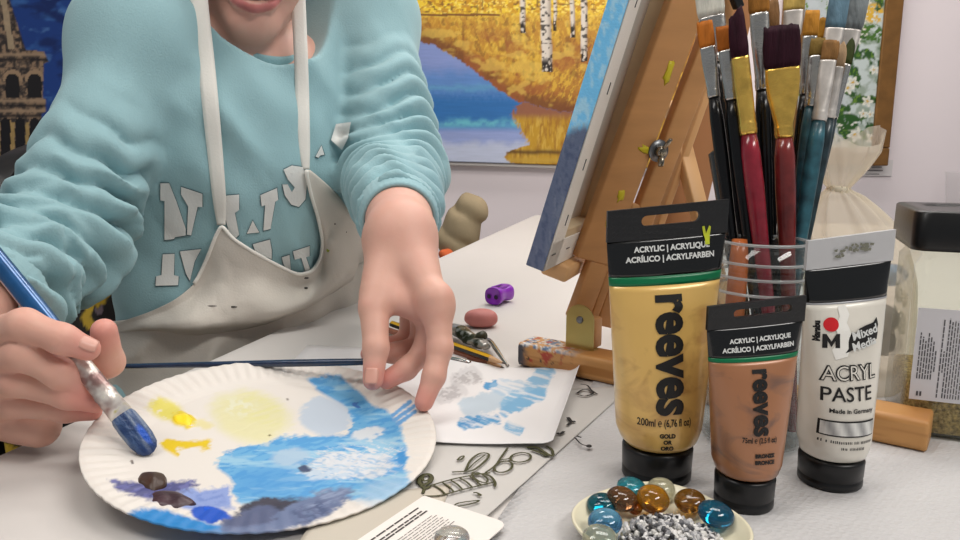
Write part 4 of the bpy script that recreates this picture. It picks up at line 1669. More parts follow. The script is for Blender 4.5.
GEM = [((632, 488), .0088, (40, 150, 176), 'teal glass gem at the back left of the dish', .6, 2),
       ((661, 489), .0080, (214, 212, 190), 'clear glass gem at the back of the dish, behind the amber one', .7, 1),
       ((622, 499), .0088, (140, 96, 62), 'brown glass gem tilted between the two teal ones', .7, 3),
       ((653, 499), .0092, (200, 140, 40), 'amber glass gem in the middle of the back row', .75, 3),
       ((690, 501), .0086, (164, 116, 44), 'golden brown glass gem right of the amber one', .55, 1),
       ((716, 514), .0098, (16, 112, 150), 'deep blue-teal glass gem at the right side of the dish', .62, 2),
       ((602, 504), .0084, (14, 118, 140), 'dark teal glass gem at the left rim of the dish', .6, 1),
       ((605, 522), .0090, (96, 160, 204), 'pale blue glass gem below the dark teal one', .65, 2),
       ((600, 539), .0090, (206, 208, 190), 'clear glass gem at the left front of the dish', .6, 1),
       ((635, 508), .0042, (226, 126, 30), 'tiny orange glass gem beside the brown one', .8, 1)]
gem_me = None
for i, ((px, py), r, c, labl, fl, lay) in enumerate(GEM):
    zc = .0065 + r * .55 + .0012 * lay
    c0 = G(px, py, zc)
    n_ = 24
    V, F = lathe([(0.0004, -r * .55)] + [(r * math.cos(a) ** .9, r * fl * math.sin(a)) for a in np.linspace(-1.25, 1.35, 14)] + [(.0004, r * fl * .99)], c0, nrm([rng.uniform(-.3, .3), rng.uniform(-.45, -.1), 1]), n_)
    V = c0 + (V - c0) * [1.04, .96, 1]
    o = mk('glass_gem', (V, F), glass('gem_glass_%d' % i, c), loc=c0)
    tag(o, labl, 'glass gem', 'glass gems in the dish')
# gravel heap: hundreds of small faceted chips
chips = []
ccol = []
r_ = np.random.default_rng(21)
pal = [(228, 226, 224), (198, 197, 198), (150, 150, 154), (90, 90, 94), (46, 46, 50), (216, 214, 210)]
cnt = 0
hc = G(672, 545, .006)
while cnt < 900:
    px, py = r_.uniform(616, 724), r_.uniform(499, 606)
    q = G(px, py, .006)
    dx = (q - dish_c)[:2]
    if np.linalg.norm(dx) > R * .80:
        continue
    e = np.linalg.norm(((q - hc)[:2]) / np.array([.0285, .032]))
    if e > 1:
        continue
    top = .0052 + .0105 * (1 - e ** 2)
    s = r_.uniform(.0010, .0022)
    z = top - r_.uniform(0, .0035)
    bm = bmesh.new()
    bmesh.ops.create_icosphere(bm, subdivisions=1, radius=1)
    A = np.linalg.qr(r_.normal(size=(3, 3)))[0]
    V = np.array([v.co[:] for v in bm.verts]) * (1 + .28 * r_.uniform(-1, 1, (12 if False else len(bm.verts), 1))) * [1.25, .85, .8]
    F = [tuple(v.index for v in f.verts) for f in bm.faces]
    bm.free()
    chips.append(((V @ A) * s + [q[0], q[1], T + max(z, .0055)], F))
    ccol += [lin(pal[r_.choice(6, p=[.28, .22, .16, .12, .10, .12])])] * len(V)
    cnt += 1
V, F = merge(chips)
o = mk('decor_gravel', (V, F), mat('gravel_chip', None, .35, attr=True, bump=.3, bscale=500), loc=hc, smooth=False, cols=np.array(ccol))
tag(o, 'heap of grey, white and black decorative gravel chips filling the cream dish', 'gravel', kind='stuff')
# ================================================================ paper plate with paint
PC = CAM + np.array([-0.14563547, 0.47172083, -0.19386873])
PN = nrm([0.09055309, -0.10119106, 1.0])
PRAD = 0.1155
PA = nrm(np.cross([0, 1, 0], PN))
PB = np.cross(PN, PA)


def inpoly(x, y, poly):
    r = np.zeros(len(x), bool)
    n = len(poly)
    for i in range(n):
        (x0, y0), (x1, y1) = poly[i], poly[(i + 1) % n]
        c = (y0 > y) != (y1 > y)
        r ^= c & (x < (x1 - x0) * (y - y0) / ((y1 - y0) or 1e-9) + x0)
    return r * 1.0


def softpoly(x, y, poly, e=4.0):
    return sum(inpoly(x + e * a, y + e * b, poly) for a, b in ((0, 0), (1, 0), (-1, 0), (0, 1), (0, -1), (.7, .7), (-.7, .7), (.7, -.7), (-.7, -.7))) / 9.0


def on_plate(px, py, up=0.0):
    return onplane(px, py, PC + PN * up, PN)


def plate_paint(V):
    p = proj(V)
    X, Y = (p[:, 0] - 60) * 2.4615, (p[:, 1] - 340) * 2.4615
    n1 = fbm(X * .02, Y * .03, 81)
    n2 = fbm(X * .09, Y * .12, 82)
    n3 = fbm(X * .012 + Y * .006, Y * .09, 83)
    st_ = fbm(X * .03 - Y * .02, Y * .16 + X * .05, 84)
    wx, wy = X + 26 * (n1 - .5) + 14 * (n2 - .5) + 20 * (st_ - .5), Y + 16 * (n1 - .5) + 8 * (n2 - .5) + 12 * (st_ - .5)
    c = np.ones((len(X), 3)) * lin((243, 236, 228))

    def b(cx, cy, rx, ry, a=0.0, e=.12):
        dx, dy = wx - cx, wy - cy
        u = dx * math.cos(a) + dy * math.sin(a)
        v = -dx * math.sin(a) + dy * math.cos(a)
        return sst(1 + e, 1 - e, np.sqrt((u / rx) ** 2 + (v / ry) ** 2))
    # pale and strong yellows
    c = mixc(c, (238, 232, 176), b(470, 190, 96, 62, .2, .25) * .85)
    c = mixc(c, (238, 233, 168), b(500, 175, 60, 36, .2, .5) * sst(.45, .6, st_) * .8)
    c = mixc(c, (242, 240, 214), b(440, 165, 40, 22, .1, .5) * sst(.5, .6, n2) * .8)
    c = mixc(c, (240, 228, 110), b(262, 172, 42, 24, .3, .4) * sst(.35, .5, n2 + .1))
    c = mixc(c, (246, 218, 40), b(304, 198, 30, 19, .2, .15))
    c = mixc(c, (240, 226, 120), b(345, 205, 26, 10, .1, .5) * .6)
    c = mixc(c, (240, 206, 20), softpoly(wx, wy, [(246, 252), (262, 246), (376, 246), (374, 268), (300, 272), (288, 286), (262, 272)]))
    # big light blue sweep
    sweep = softpoly(wx, wy, [(606, 92), (690, 86), (745, 138), (765, 160), (806, 172), (836, 210), (858, 290), (858, 330), (850, 372), (800, 396), (700, 392), (640, 400), (560, 400), (480, 410), (436, 400), (424, 345), (385, 312), (432, 262), (500, 258), (560, 240), (640, 232), (704, 234), (716, 202), (700, 165), (640, 128)])
    bl = np.ones((len(X), 3)) * lin((112, 182, 230))
    bl = mixc(bl, (84, 164, 224), sst(.48, .62, st_))
    bl = mixc(bl, (160, 208, 236), sst(.54, .68, n3))
    bl = mixc(bl, (74, 156, 222), b(520, 350, 110, 36, -.1, .6) * .6)
    c = c * (1 - sweep[:, None]) + bl * sweep[:, None]
    c = mixc(c, (204, 216, 230), b(650, 188, 62, 44, .1, .15))
    c = mixc(c, (182, 208, 230), b(566, 288, 46, 22, -.1, .3) * .9)
    c = mixc(c, (226, 232, 238), b(760, 232, 44, 13, -.15, .25))
    c = mixc(c, (176, 210, 236), b(800, 372, 60, 30, -.3, .5) * .8)
    wr_ = sst(.40, .56, fbm(X * .05 + Y * .08, Y * .30 - X * .06, 88))
    c = mixc(c, (226, 230, 236), b(715, 310, 104, 32, -.05, .2) * (.45 + .55 * wr_))
    c = mixc(c, (226, 230, 236), b(735, 300, 128, 44, -.1, .3) * sst(.56, .62, fbm(X * .03 + Y * .10, Y * .34 - X * .10, 89)))
    c = mixc(c, (206, 222, 238), b(650, 330, 70, 16, -.05, .4) * sst(.5, .6, st_))
    c = mixc(c, (70, 84, 118), b(600, 318, 14, 9, .2, .3))
    c = mixc(c, (60, 150, 216), b(842, 290, 12, 22, .2, .4))
    c = mixc(c, (64, 120, 196), b(727, 158, 8, 7))
    for (x0, y0, x1, y1) in ((818, 186, 862, 152), (822, 198, 876, 160), (830, 208, 874, 176)):
        t = np.clip(((X - x0) * (x1 - x0) + (Y - y0) * (y1 - y0)) / ((x1 - x0) ** 2 + (y1 - y0) ** 2), 0, 1)
        c = mixc(c, (112, 172, 226), sst(6, 3.4, np.hypot(X - x0 - t * (x1 - x0), Y - y0 - t * (y1 - y0)) + 3 * (n2 - .5)))
    # lower left: sky blue, lilac, indigo
    c = mixc(c, (150, 170, 226), softpoly(wx, wy, [(310, 368), (420, 358), (424, 412), (330, 420), (250, 400)]))
    c = mixc(c, (126, 150, 214), softpoly(wx, wy, [(330, 380), (400, 372), (410, 402), (350, 408)]) * sst(.4, .6, st_))
    ind = softpoly(wx + 14 * (vn(X * .0, Y * .22, 87) - .5) * (X < 240) * 2, wy, [(124, 344), (200, 352), (342, 348), (320, 372), (250, 386), (300, 400), (226, 398), (150, 372)])
    c = mixc(c, (84, 86, 140), ind * 1.0)
    c = mixc(c, (120, 122, 182), ind * sst(.5, .62, st_) * .8)
    c = mixc(c, (46, 142, 214), softpoly(wx, wy, [(160, 428), (200, 414), (260, 418), (330, 440), (410, 462), (480, 478), (420, 480), (300, 468), (210, 456)]))
    c = mixc(c, (110, 150, 200), softpoly(wx, wy, [(300, 462), (420, 470), (560, 470), (540, 486), (420, 484), (320, 470)]) * .9)
    c = mixc(c, (64, 62, 78), softpoly(wx, wy, [(408, 440), (450, 404), (520, 388), (600, 390), (590, 420), (500, 440), (430, 462)]))
    c = mixc(c, (96, 104, 138), b(480, 445, 76, 34, -.15, .12))
    c = mixc(c, (118, 132, 168), softpoly(wx, wy, [(540, 420), (580, 392), (690, 366), (730, 372), (690, 412), (610, 452), (520, 478), (400, 478), (420, 462), (520, 456)]))
    c = mixc(c, (92, 104, 142), b(620, 424, 48, 26, -.3, .3) * sst(.42, .56, n2))
    c = mixc(c, (150, 164, 196), b(660, 392, 60, 14, -.4, .4) * sst(.45, .6, st_))
    c = mixc(c, (18, 88, 206), b(370, 430, 46, 20, .1, .12))
    c = mixc(c, (60, 40, 34), b(174, 298, 5, 4) * .8)
    for (x, y) in ((175, 298), (232, 262), (560, 146), (104, 390)):
        c = mixc(c, (120, 104, 92), sst(4, 2, np.hypot(X - x, Y - y)) * .8)
    th_ = sweep * .0003 + b(720, 310, 112, 34, -.05, .16) * .0012 * n2 + b(470, 190, 96, 62, .2, .25) * .0006 * st_ + b(304, 198, 30, 19, .2, .15) * .0008
    return c * .78, th_


def plate_geo():
    nr, na = 150, 432
    r = np.concatenate([[0.004], np.linspace(.02, 1, nr - 1)])
    a = np.linspace(0, 2 * PI, na, endpoint=False)
    R_, A_ = np.meshgrid(r, a, indexing='ij')
    R_, A_ = R_.ravel(), A_.ravel()
    z = np.interp(R_, [0, .70, .735, .80, .90, .97, 1.0], [-.0062, -.0062, -.0056, -.0036, -.0013, 0, -.0003])
    z = z + .00055 * np.sin(A_ * 76) * sst(.75, .84, R_) * (1 - .5 * sst(.95, 1, R_))
    V = PC + PRAD * R_[:, None] * (np.cos(A_)[:, None] * PA + np.sin(A_)[:, None] * PB)
    i = np.arange(nr * na).reshape(nr, na)
    j = np.roll(i, -1, 1)
    F = np.stack([i[:-1], i[1:], j[1:], j[:-1]], -1).reshape(-1, 4).tolist()
    F.append(tuple(i[0][::-1]))
    return V + z[:, None] * PN, F


V, F = plate_geo()
pcol, pth = plate_paint(V)
plate = thing('paper_plate', PC - PN * .006, 'white fluted paper plate used as a palette, smeared with blue and yellow paint', 'plate')
o = mk('plate_dish', (V + pth[:, None] * PN, F), mat('paper_plate', None, .5, attr=True, bump=.05, bscale=90), plate, cols=pcol)
solid(o, .0012, -1.0)


def dab(px, py, rx, ry, h, m, label, seed, ang=0.0, up=0.0):
    """a thick blob of paint on the plate, radii in pixels"""
    c0 = on_plate(px, py, -.0058)
    na, nr = 36, 8
    rings = []
    r2 = np.random.default_rng(seed)
    ph = r2.uniform(0, 6, 3)
    for k in np.linspace(1, .05, nr):
        th = np.linspace(0, 2 * PI, na, endpoint=False)
        rr = k * (1 + .07 * np.sin(3 * th + ph[0]) + .05 * np.sin(5 * th + ph[1]))
        hh = h * (1 - k ** 3) + .0002 - (.0012 if k == 1 else 0)
        pts = []
        for t, q in zip(th, rr):
            x, y = rx * q * math.cos(t), ry * q * math.sin(t)
            pp_ = on_plate(px + x * math.cos(ang) - y * math.sin(ang), py + x * math.sin(ang) + y * math.cos(ang), -.0060)
            pts.append(pp_ + PN * (up + hh + .0006 * h / .003 * math.sin(7 * x / rx + ph[2]) * (1 - k)))
        rings.append(np.array(pts))
    return mk('paint_dab', loft(rings), m, plate, label=label)


dab(152, 483, 16, 11, .0042, mat('brown_paint', (62, 42, 32), .4, bump=.3, bscale=200), 'round brown paint dab', 1)
dab(171, 504, 23, 9.5, .0026, mat('plum_paint', (66, 46, 52), .35, bump=.3, bscale=200, var=.3, vscale=160), 'plum-brown paint dab', 2, .1, .0022)
dab(210, 515, 17, 8, .0020, mat('blue_paint', (16, 84, 204), .3, bump=.4, bscale=250), 'bright blue paint dab', 3, .15)
dab(183, 420, 11, 6, .0016, mat('yellow_dab', (246, 216, 36), .35, bump=.4, bscale=200), 'yellow paint dab', 4, .2)

# ================================================================ sketch sheet with blue strokes


def sketch_cols(V):
    p = proj(V)
    X, Y = (p[:, 0] - 380) * 3, (p[:, 1] - 360) * 3
    n = fbm(X * .03, Y * .05, 91)
    n2 = fbm(X * .12, Y * .16, 92)
    st_ = fbm(X * .02 + Y * .01, Y * .14 - X * .05, 93)
    wx, wy = X + 22 * (n - .5) + 14 * (n2 - .5), Y + 18 * (n - .5) + 12 * (n2 - .5)
    c = np.ones((len(X), 3)) * lin((250, 248, 248))

    def seg(x0, y0, x1, y1, w):
        t = np.clip(((wx - x0) * (x1 - x0) + (wy - y0) * (y1 - y0)) / ((x1 - x0) ** 2 + (y1 - y0) ** 2), 0, 1)
        return sst(w * 1.15, w * .75, np.hypot(wx - x0 - t * (x1 - x0), wy - y0 - t * (y1 - y0)))
    br = .25 + .75 * sst(.36, .58, st_)
    c = mixc(c, (196, 218, 234), seg(270, 140, 350, 115, 30) * .8)
    c = mixc(c, (150, 200, 234), seg(495, 35, 455, 75, 26) * br)
    c = mixc(c, (150, 200, 234), seg(480, 80, 385, 125, 26) * br)
    c = mixc(c, (132, 190, 230), seg(480, 108, 380, 150, 22) * br)
    c = mixc(c, (86, 164, 218), seg(320, 74, 342, 64, 12))
    c = mixc(c, (170, 208, 236), seg(350, 74, 420, 78, 22) * .6 * br)
    c = mixc(c, (92, 166, 216), seg(252, 188, 340, 176, 20) * br)
    c = mixc(c, (70, 148, 206), seg(246, 196, 290, 176, 8) * br)
    c = mixc(c, (140, 194, 232), seg(384, 200, 424, 218, 16) * br)
    c = mixc(c, (186, 180, 180), seg(238, 62, 290, 52, 16) * sst(.38, .56, n2) * .8)
    c = mixc(c, (190, 186, 188), seg(196, 108, 226, 100, 18) * sst(.36, .52, n2) * .8)
    c = mixc(c, (200, 198, 200), seg(232, 66, 280, 44, 22) * .4)
    c = mixc(c, (206, 204, 206), seg(190, 116, 236, 92, 24) * .4)
    return c * .80


def curl(p, u, v):
    k = np.clip((u - .86) / .14, 0, 1)
    p = p.copy()
    p[:, 2] += .010 * k ** 2 * (1.0 - .6 * v) + .0016 * np.sin(u * 5) * (1 - v) + .003 * np.clip(v - .85, 0, 1)
    p[:, 0] -= .004 * k ** 3
    return p


sk = sheet('sketch_sheet', [(398, 441), (440, 361), (584, 370), (557, 447)], .0042, mat('sketch_paper', None, .7, attr=True, bump=.05, bscale=60),
           None, None, 120, .0004, .0008, sketch_cols, 5)
# re-order of u,v: corner order runs front-left, back-left, back-right, front-right
me = sk.data
co = np.empty(len(me.vertices) * 3)
me.vertices.foreach_get('co', co)
co = co.reshape(-1, 3)
u, v = np.meshgrid(np.linspace(0, 1, 120), np.linspace(0, 1, 120), indexing='ij')
u, v = u.ravel(), v.ravel()
k = np.clip((v - .90) / .10, 0, 1)
co[:, 2] += .0075 * k ** 1.6 * (.35 + .65 * u) + .0022 * np.sin(v * 7 + 1) * (.3 + .7 * u) * 1.0 + .002 * (1 - u) * np.clip((v - .3) / .7, 0, 1)
co[:, 0] -= .003 * k ** 2
me.vertices.foreach_set('co', co.ravel())
me.update()
tag(sk, 'white practice sheet with loose sky-blue brush strokes, right of the paper plate', 'paper')
# white paper strip lying behind the plate, partly under the left hand
sheet('scrap_paper', [(255, 400), (308, 345), (470, 352), (440, 420)], .0026, mat('scrap_white', (226, 222, 222), .7), 'plain white scrap of paper lying behind the paper plate under the hand', 'paper', 12, .0004, .0004)

# ================================================================ printed card at the front
k0, k1, k2 = G(424, 496.5, .0046), G(508, 524, .0046), G(386, 542, .0046)
ka, kb = k1 - k0, (k2 - k0)
KW = np.linalg.norm(ka)
ka = ka / KW
kb = nrm(kb - ka * np.dot(ka, kb))
KL = .11
card = thing('printed_card', k0 + ka * KW / 2 + kb * KL / 2, 'white printed card with rounded corners at the front, overlapped by the paper plate', 'card')


def kpt(a, b, o_=0.0):
    return k0 + ka * a + kb * b + np.array([0, 0, o_])


rr = .006
out = []
for cx, cy, a0 in ((KW - rr, rr, -90), (KW - rr, KL - rr, 0), (rr * .2, KL - rr * .2, 90), (rr * .2, rr * .2, 180)):
    r_c = rr if cx > rr else rr * .2
    for q in (0, 30, 60, 90):
        a = math.radians(a0 + q)
        out.append(kpt(cx + r_c * math.cos(a), cy + r_c * math.sin(a)))
mk('card', prism(np.array(out), (0, 0, 1), .0007), mat('card_stock', (232, 226, 220), .5), card, smooth=False)
rows = []
r_ = np.random.default_rng(31)
for i, a in enumerate([.0065, .0105, .0128, .0185, .0205, .0228, .0247, .0268, .0287, .0308, .0328]):
    b = .014 + (0 if i < 3 else .001) + .002 * (i % 2)
    w_ = .0012 if i < 3 else .00045
    be = KL - .01
    while b < be:
        l = r_.uniform(.002, .006) * (1.6 if i < 3 else 1)
        rows.append((np.array([kpt(a - w_ / 2, b, .0009), kpt(a + w_ / 2, b, .0009), kpt(a + w_ / 2, b + l, .0009), kpt(a - w_ / 2, b + l, .0009)]), [(0, 1, 2, 3)]))
        b += l + .0008
mk('small_print', merge(rows), mat('card_ink', (58, 54, 52), .6), card, smooth=False)
q = G(452, 538, .0085)
V, F = lathe([(.0004, -.0026)] + [(.0095 * math.cos(a) ** .9, .0052 * math.sin(a)) for a in np.linspace(-.5, 1.4, 12)] + [(.0004, .0052)], q, n=28)
o = mk('glass_gem', (V, F), mat('clear_gem', (226, 226, 222), .03, trans=.9), loc=q)
tag(o, 'clear flat glass gem lying by itself on the printed card', 'glass gem', 'glass gems in the dish')
del o['group']

# ================================================================ small things behind the plate
# purple two-hole sharpener
q = G(500, 303)
M_pur = mat('purple_plastic', (140, 40, 184), .3, coat=.2)
shp = thing('pencil_sharpener', q, 'bright purple plastic pencil sharpener on the white cover behind the left hand', 'sharpener')
ax_ = nrm([.55, .83, 0])
up_ = np.array([0, 0, 1.0])
sd_ = np.cross(ax_, up_)


def shr(l, w_, h_, e=.75):
    th = np.linspace(0, 2 * PI, 32, endpoint=False)
    x = np.sign(np.cos(th)) * np.abs(np.cos(th)) ** e * w_
    z = np.sign(np.sin(th)) * np.abs(np.sin(th)) ** e * h_
    return q + ax_ * l + sd_ * x[:, None] + up_ * (z + .0125)[:, None]


mk('sharpener_body', loft([shr(-.018, .0115, .0105), shr(-.019, .0122, .0112), shr(-.016, .0128, .0120), shr(-.010, .0122, .0115), shr(-.004, .0105, .0095), shr(.004, .0102, .0092), shr(.010, .0115, .0108), shr(.017, .0122, .0116), shr(.019, .0112, .0106)]), M_pur, shp)
for s in (-1, 1):
    mk('grip_ridge', bevbox(q + up_ * .0225 + sd_ * .0055 * s + ax_ * .001, (.013, .0012, .0018), (ax_, sd_, up_), .0006), M_pur, shp)
mk('slot_shade', bevbox(q + up_ * .0222, (.010, .0036, .0005), (ax_, sd_, up_), .0002), mat('shadowed_slot', (52, 18, 66), .5), shp)  # dark plate painted as the shade inside the slot
for s in (-1, 1):
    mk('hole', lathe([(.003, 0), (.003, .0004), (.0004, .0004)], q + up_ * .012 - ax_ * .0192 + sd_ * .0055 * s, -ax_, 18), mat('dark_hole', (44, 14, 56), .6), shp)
# pink clay lump
q = G(481, 318, .010)
V, F = lathe([(.0005, -.0105)] + [(.0205 * math.cos(a) ** .7, .0105 * math.sin(a)) for a in np.linspace(-1.3, 1.3, 14)] + [(.0005, .0105)], q, n=40)
d_ = V - q
V = q + d_ * [1.0, .75, 1] * (1 + .10 * (vn3(d_ * 120, 8)[:, None] - .5))
o = mk('pink_eraser', (V, F), mat('pink_rubber', (196, 122, 116), .6, bump=.3, bscale=120, var=.06, vscale=80), loc=q - [0, 0, .0105])
tag(o, 'dusty pink oval eraser lying next to the purple sharpener', 'eraser')


def pencil(p0, p1, r, stripes, label, m_body, m_stripe):
    ax = nrm(p1 - p0)
    s, u, _ = frame_from(ax)
    t = thing('pencil', (p0 + p1) / 2, label, 'pencil', 'pencils under the left hand')
    L = np.linalg.norm(p1 - p0)

    def hexr(l, r):
        a = np.arange(6) * PI / 3 + PI / 6
        return p0 + ax * l + r * (np.cos(a)[:, None] * s + np.sin(a)[:, None] * u)
    mk('barrel', loft([hexr(0, r), hexr(L - .022, r)]), m_body, t, smooth=False)
    if m_stripe is not None:
        for k in (0, 2, 4):
            a = k * PI / 3 + PI / 3
            n = math.cos(a) * s + math.sin(a) * u
            b = np.cross(ax, n)
            mk('stripe', bevbox(p0 + ax * (L - .022) / 2 + n * (r * .866 + .0001), ((L - .022) / 2, r * .49, .0002), (ax, b, n), 0), m_stripe, t, smooth=False)
    mk('wood_tip', loft([hexr(L - .022, r * .98), hexr(L - .004, r * .25)]), mat('pencil_wood', (206, 166, 124), .6), t, smooth=False)
    mk('lead', loft([hexr(L - .005, r * .3), hexr(L, r * .04)]), mat('pencil_lead', (60, 54, 54), .4), t, smooth=False)
    return t


pencil(G(392, 324, .0095), G(506, 364, .0095), .0037, 1, 'yellow and black striped pencil under the left hand', mat('pencil_yellow', (216, 166, 26), .3), mat('pencil_black', (26, 22, 22), .35))
pencil(G(388, 330, .0040), G(505, 368, .0040), .0036, 0, 'reddish-brown pencil lying just in front of the striped one', mat('pencil_brown', (150, 92, 70), .4), None)
# crumpled metal paint tube with a bent wire of a palette knife
q0, q1 = G(444, 326, .009), G(487, 347, .009)
pts = spline([q0, q0 * .6 + q1 * .4 + [0, 0, .003], q0 * .3 + q1 * .7, q1], 24)
V, F = tube(pts, np.interp(np.linspace(0, 1, 24), [0, .2, .5, .8, .9, 1], [.004, .010, .0095, .0085, .006, .0055]), 20, flat=.6)
V = V + .004 * (np.stack([vn3(V * 160, 1), vn3(V * 160, 2), vn3(V * 160, 3)], -1) - .5)
o = thing('crumpled_tube', q0, 'crumpled silver paint tube with dark green stains beside the left hand', 'paint tube')
mt = mat('stained_foil', (150, 150, 140), .3, .7)
nt = mt.node_tree
tn = nt.nodes.new('ShaderNodeTexNoise')
tn.inputs['Scale'].default_value = 75
cr = nt.nodes.new('ShaderNodeValToRGB')
cr.color_ramp.elements[0].position, cr.color_ramp.elements[0].color = .46, (*lin((52, 54, 34)), 1)
cr.color_ramp.elements[1].position, cr.color_ramp.elements[1].color = .56, (*lin((176, 174, 168)), 1)
tcn = nt.nodes.new('ShaderNodeTexCoord')
nt.links.new(tcn.outputs['Object'], tn.inputs['Vector'])
nt.links.new(tn.outputs['Fac'], cr.inputs['Fac'])
nt.links.new(cr.outputs['Color'], nt.nodes['Principled BSDF'].inputs['Base Color'])
mk('foil_body', (V, F), mt, o)
mk('tube_cap', lathe([(.0052, 0), (.0058, .002), (.005, .009), (.0004, .0095)], G(479, 338, .012), nrm([.5, -.6, .5]), 20), mat('tube_cap_olive', (58, 58, 38), .4), o)
pts = spline([G(484, 339, .006), G(490, 341, .010), G(496, 349, .009), G(502, 358, .007), G(508, 366, .004)], 24)
o = mk('palette_knife_shank', tube(pts, np.interp(np.linspace(0, 1, 24), [0, .5, 1], [.0022, .0026, .0014]), 10), mat('knife_steel', (168, 164, 158), .25, 1.0), loc=G(496, 349))
tag(o, 'thin bent metal shank beside the crumpled tube, pointing at the pencils', 'palette knife')
# silver ferrule end of a brush under the hand
q0, q1 = G(438, 357, .006), G(470, 363, .006)
t = thing('paintbrush', q0, 'silver brush ferrule showing between the pencils and the practice sheet', 'paintbrush')
mk('ferrule', tube(spline([q0, (q0 + q1) / 2, q1], 10), [.0026, .003, .0033, .0033, .003, .0033, .0033, .003, .0026, .0024], 14), M_silverf, t)
mk('handle', tube([q0 + (q0 - q1) * 1.6, q0 + (q0 - q1) * .4, q0], [.0016, .0026, .0024], 12), M_blackh, t)
# dark blue brush lying across the back of the plate
p0, p1 = P(383, 361.5, .572), P(52, 367.5, .640)
ax = nrm(p1 - p0)
L = np.linalg.norm(p1 - p0)
t = thing('paintbrush', (p0 + p1) / 2, 'long dark blue brush lying across behind the plate, pinched in the left hand', 'paintbrush')
mk('handle', tube([p0 + ax * L * k for k in (0, .01, .1, .25, .5, .75, .86)], [.0012, .0024, .0029, .0031, .0026, .0021, .0019], 16), mat('navy_handle', (24, 46, 74), .25, coat=.4, var=.25, vscale=120), t)
mk('ferrule', tube([p0 + ax * L * k for k in (.855, .86, .93, .94)], [.0022, .0024, .0028, .0026], 16), M_silverf, t)
mk('bristles', tube([p0 + ax * L * k for k in (.935, .955, .98, 1.0)], [.0027, .0030, .0022, .0004], 16), bristle((120, 84, 50)), t)
# ================================================================ the painter
SKIN = (216, 168, 150)
M_skin = mat('skin', None, .5, attr=True, sss=.12, bump=.06, bscale=260)
nq = nrm([.82, -.57, 0])                 # the way the hips face
uq = np.array([-nq[1], nq[0], 0])        # towards the painter's left
HIP = np.array([-.318, .945, .53])

# joints of the arms
shR, elR, wrR = P(142, 50, .80), P(60, 236, .70), P(-88, 352, .515)
shL, elL, wrL = P(370, 27, .985), P(394, 178, .87), P(401, 234, .618)
chin = P(253, 39, .80)


def fingers(ch):
    """list of (points, radii) -> per finger distance"""
    def f(p):
        out = None
        for pts, rad in ch:
            d = None
            for i in range(len(pts) - 1):
                e = cap(p, pts[i], pts[i + 1], rad[i], rad[i + 1])
                d = e if d is None else smin(d, e, .0035)
            out = d if out is None else np.minimum(out, d)
        return out
    return f


# ---- left hand, seen on the right: thumb and index pinch the plate
LH = dict(
    thumb=([P(388, 262, .603), P(374, 308, .572), P(376, 348, .556), P(373, 380, .5475)], [.0165, .0118, .0098, .0078]),
    index=([P(437, 304, .566), P(440, 348, .556), P(434, 376, .548), P(424, 402, .542)], [.0118, .0096, .0087, .0072]),
    middle=([P(434, 306, .585), P(424, 352, .584), P(406, 369, .572), P(387, 380, .564)], [.0116, .0094, .0086, .0074]),
    ring=([P(424, 302, .602), P(420, 346, .604), P(394, 353, .594), P(369, 354, .588)], [.0112, .0090, .0082, .0070]),
    pinky=([P(412, 298, .616), P(408, 338, .622), P(390, 346, .614), P(378, 346, .606)], [.0102, .0078, .0072, .0062]))


def left_hand(p):
    fore = cap(p, elL, wrL, .043, .0285)
    pal = cap(p, wrL, P(432, 298, .570), .0245, .0125)
    pal = smin(pal, cap(p, P(404, 246, .615), P(428, 304, .592), .0235, .013), .012)
    pal = smin(pal, cap(p, P(398, 246, .618), P(414, 300, .606), .022, .012), .012)
    pal = smin(pal, cap(p, P(392, 246, .610), P(379, 292, .582), .020, .0135), .014)
    pal = smin(pal, cap(p, P(385, 285, .592), P(424, 298, .582), .008, .009), .010)
    pal = smin(pal, cap(p, P(382, 298, .580), P(424, 312, .576), .0085, .0095), .012)
    # knuckle of the index
    pal = smin(pal, cap(p, P(436, 298, .566), P(438, 306, .566), .0128, .0125), .008)
    d = smin(fore, pal, .016)
    out = d
    for k in ('thumb', 'index', 'middle', 'ring', 'pinky'):
        pts, rad = LH[k]
        f = None
        for i in range(3):
            e = cap(p, pts[i], pts[i + 1], rad[i], rad[i + 1])
            f = e if f is None else smin(f, e, .004)
        if k != 'thumb':
            f = smin(f, cap(p, pts[1], pts[1] + (pts[1] - pts[0]) * .02, rad[1] * .98, rad[1] * .98), .003)
        f = smin(f, d, .009)
        out = np.minimum(out, f)
    return out


# ---- right hand, seen on the left: fingers folded round the brush
RH = dict(
    index=([P(-36, 344, .480), P(24, 325, .456), P(62, 339, .455), P(88, 349, .462)], [.0125, .0102, .0092, .0076]),
    middle=([P(-40, 366, .484), P(24, 354, .459), P(60, 373, .464), P(82, 389, .474)], [.0122, .0104, .0094, .0080]),
    ring=([P(-40, 390, .492), P(18, 381, .469), P(68, 395, .472), P(96, 402, .478)], [.0118, .0098, .0088, .0074]),
    pinky=([P(-38, 412, .500), P(16, 404, .482), P(66, 410, .484), P(92, 411, .488)], [.0110, .0088, .0078, .0066]),
    thumb=([P(-10, 396, .545), P(66, 384, .526), P(108, 362, .506), P(104, 331, .492)], [.0160, .0130, .0104, .0086]))


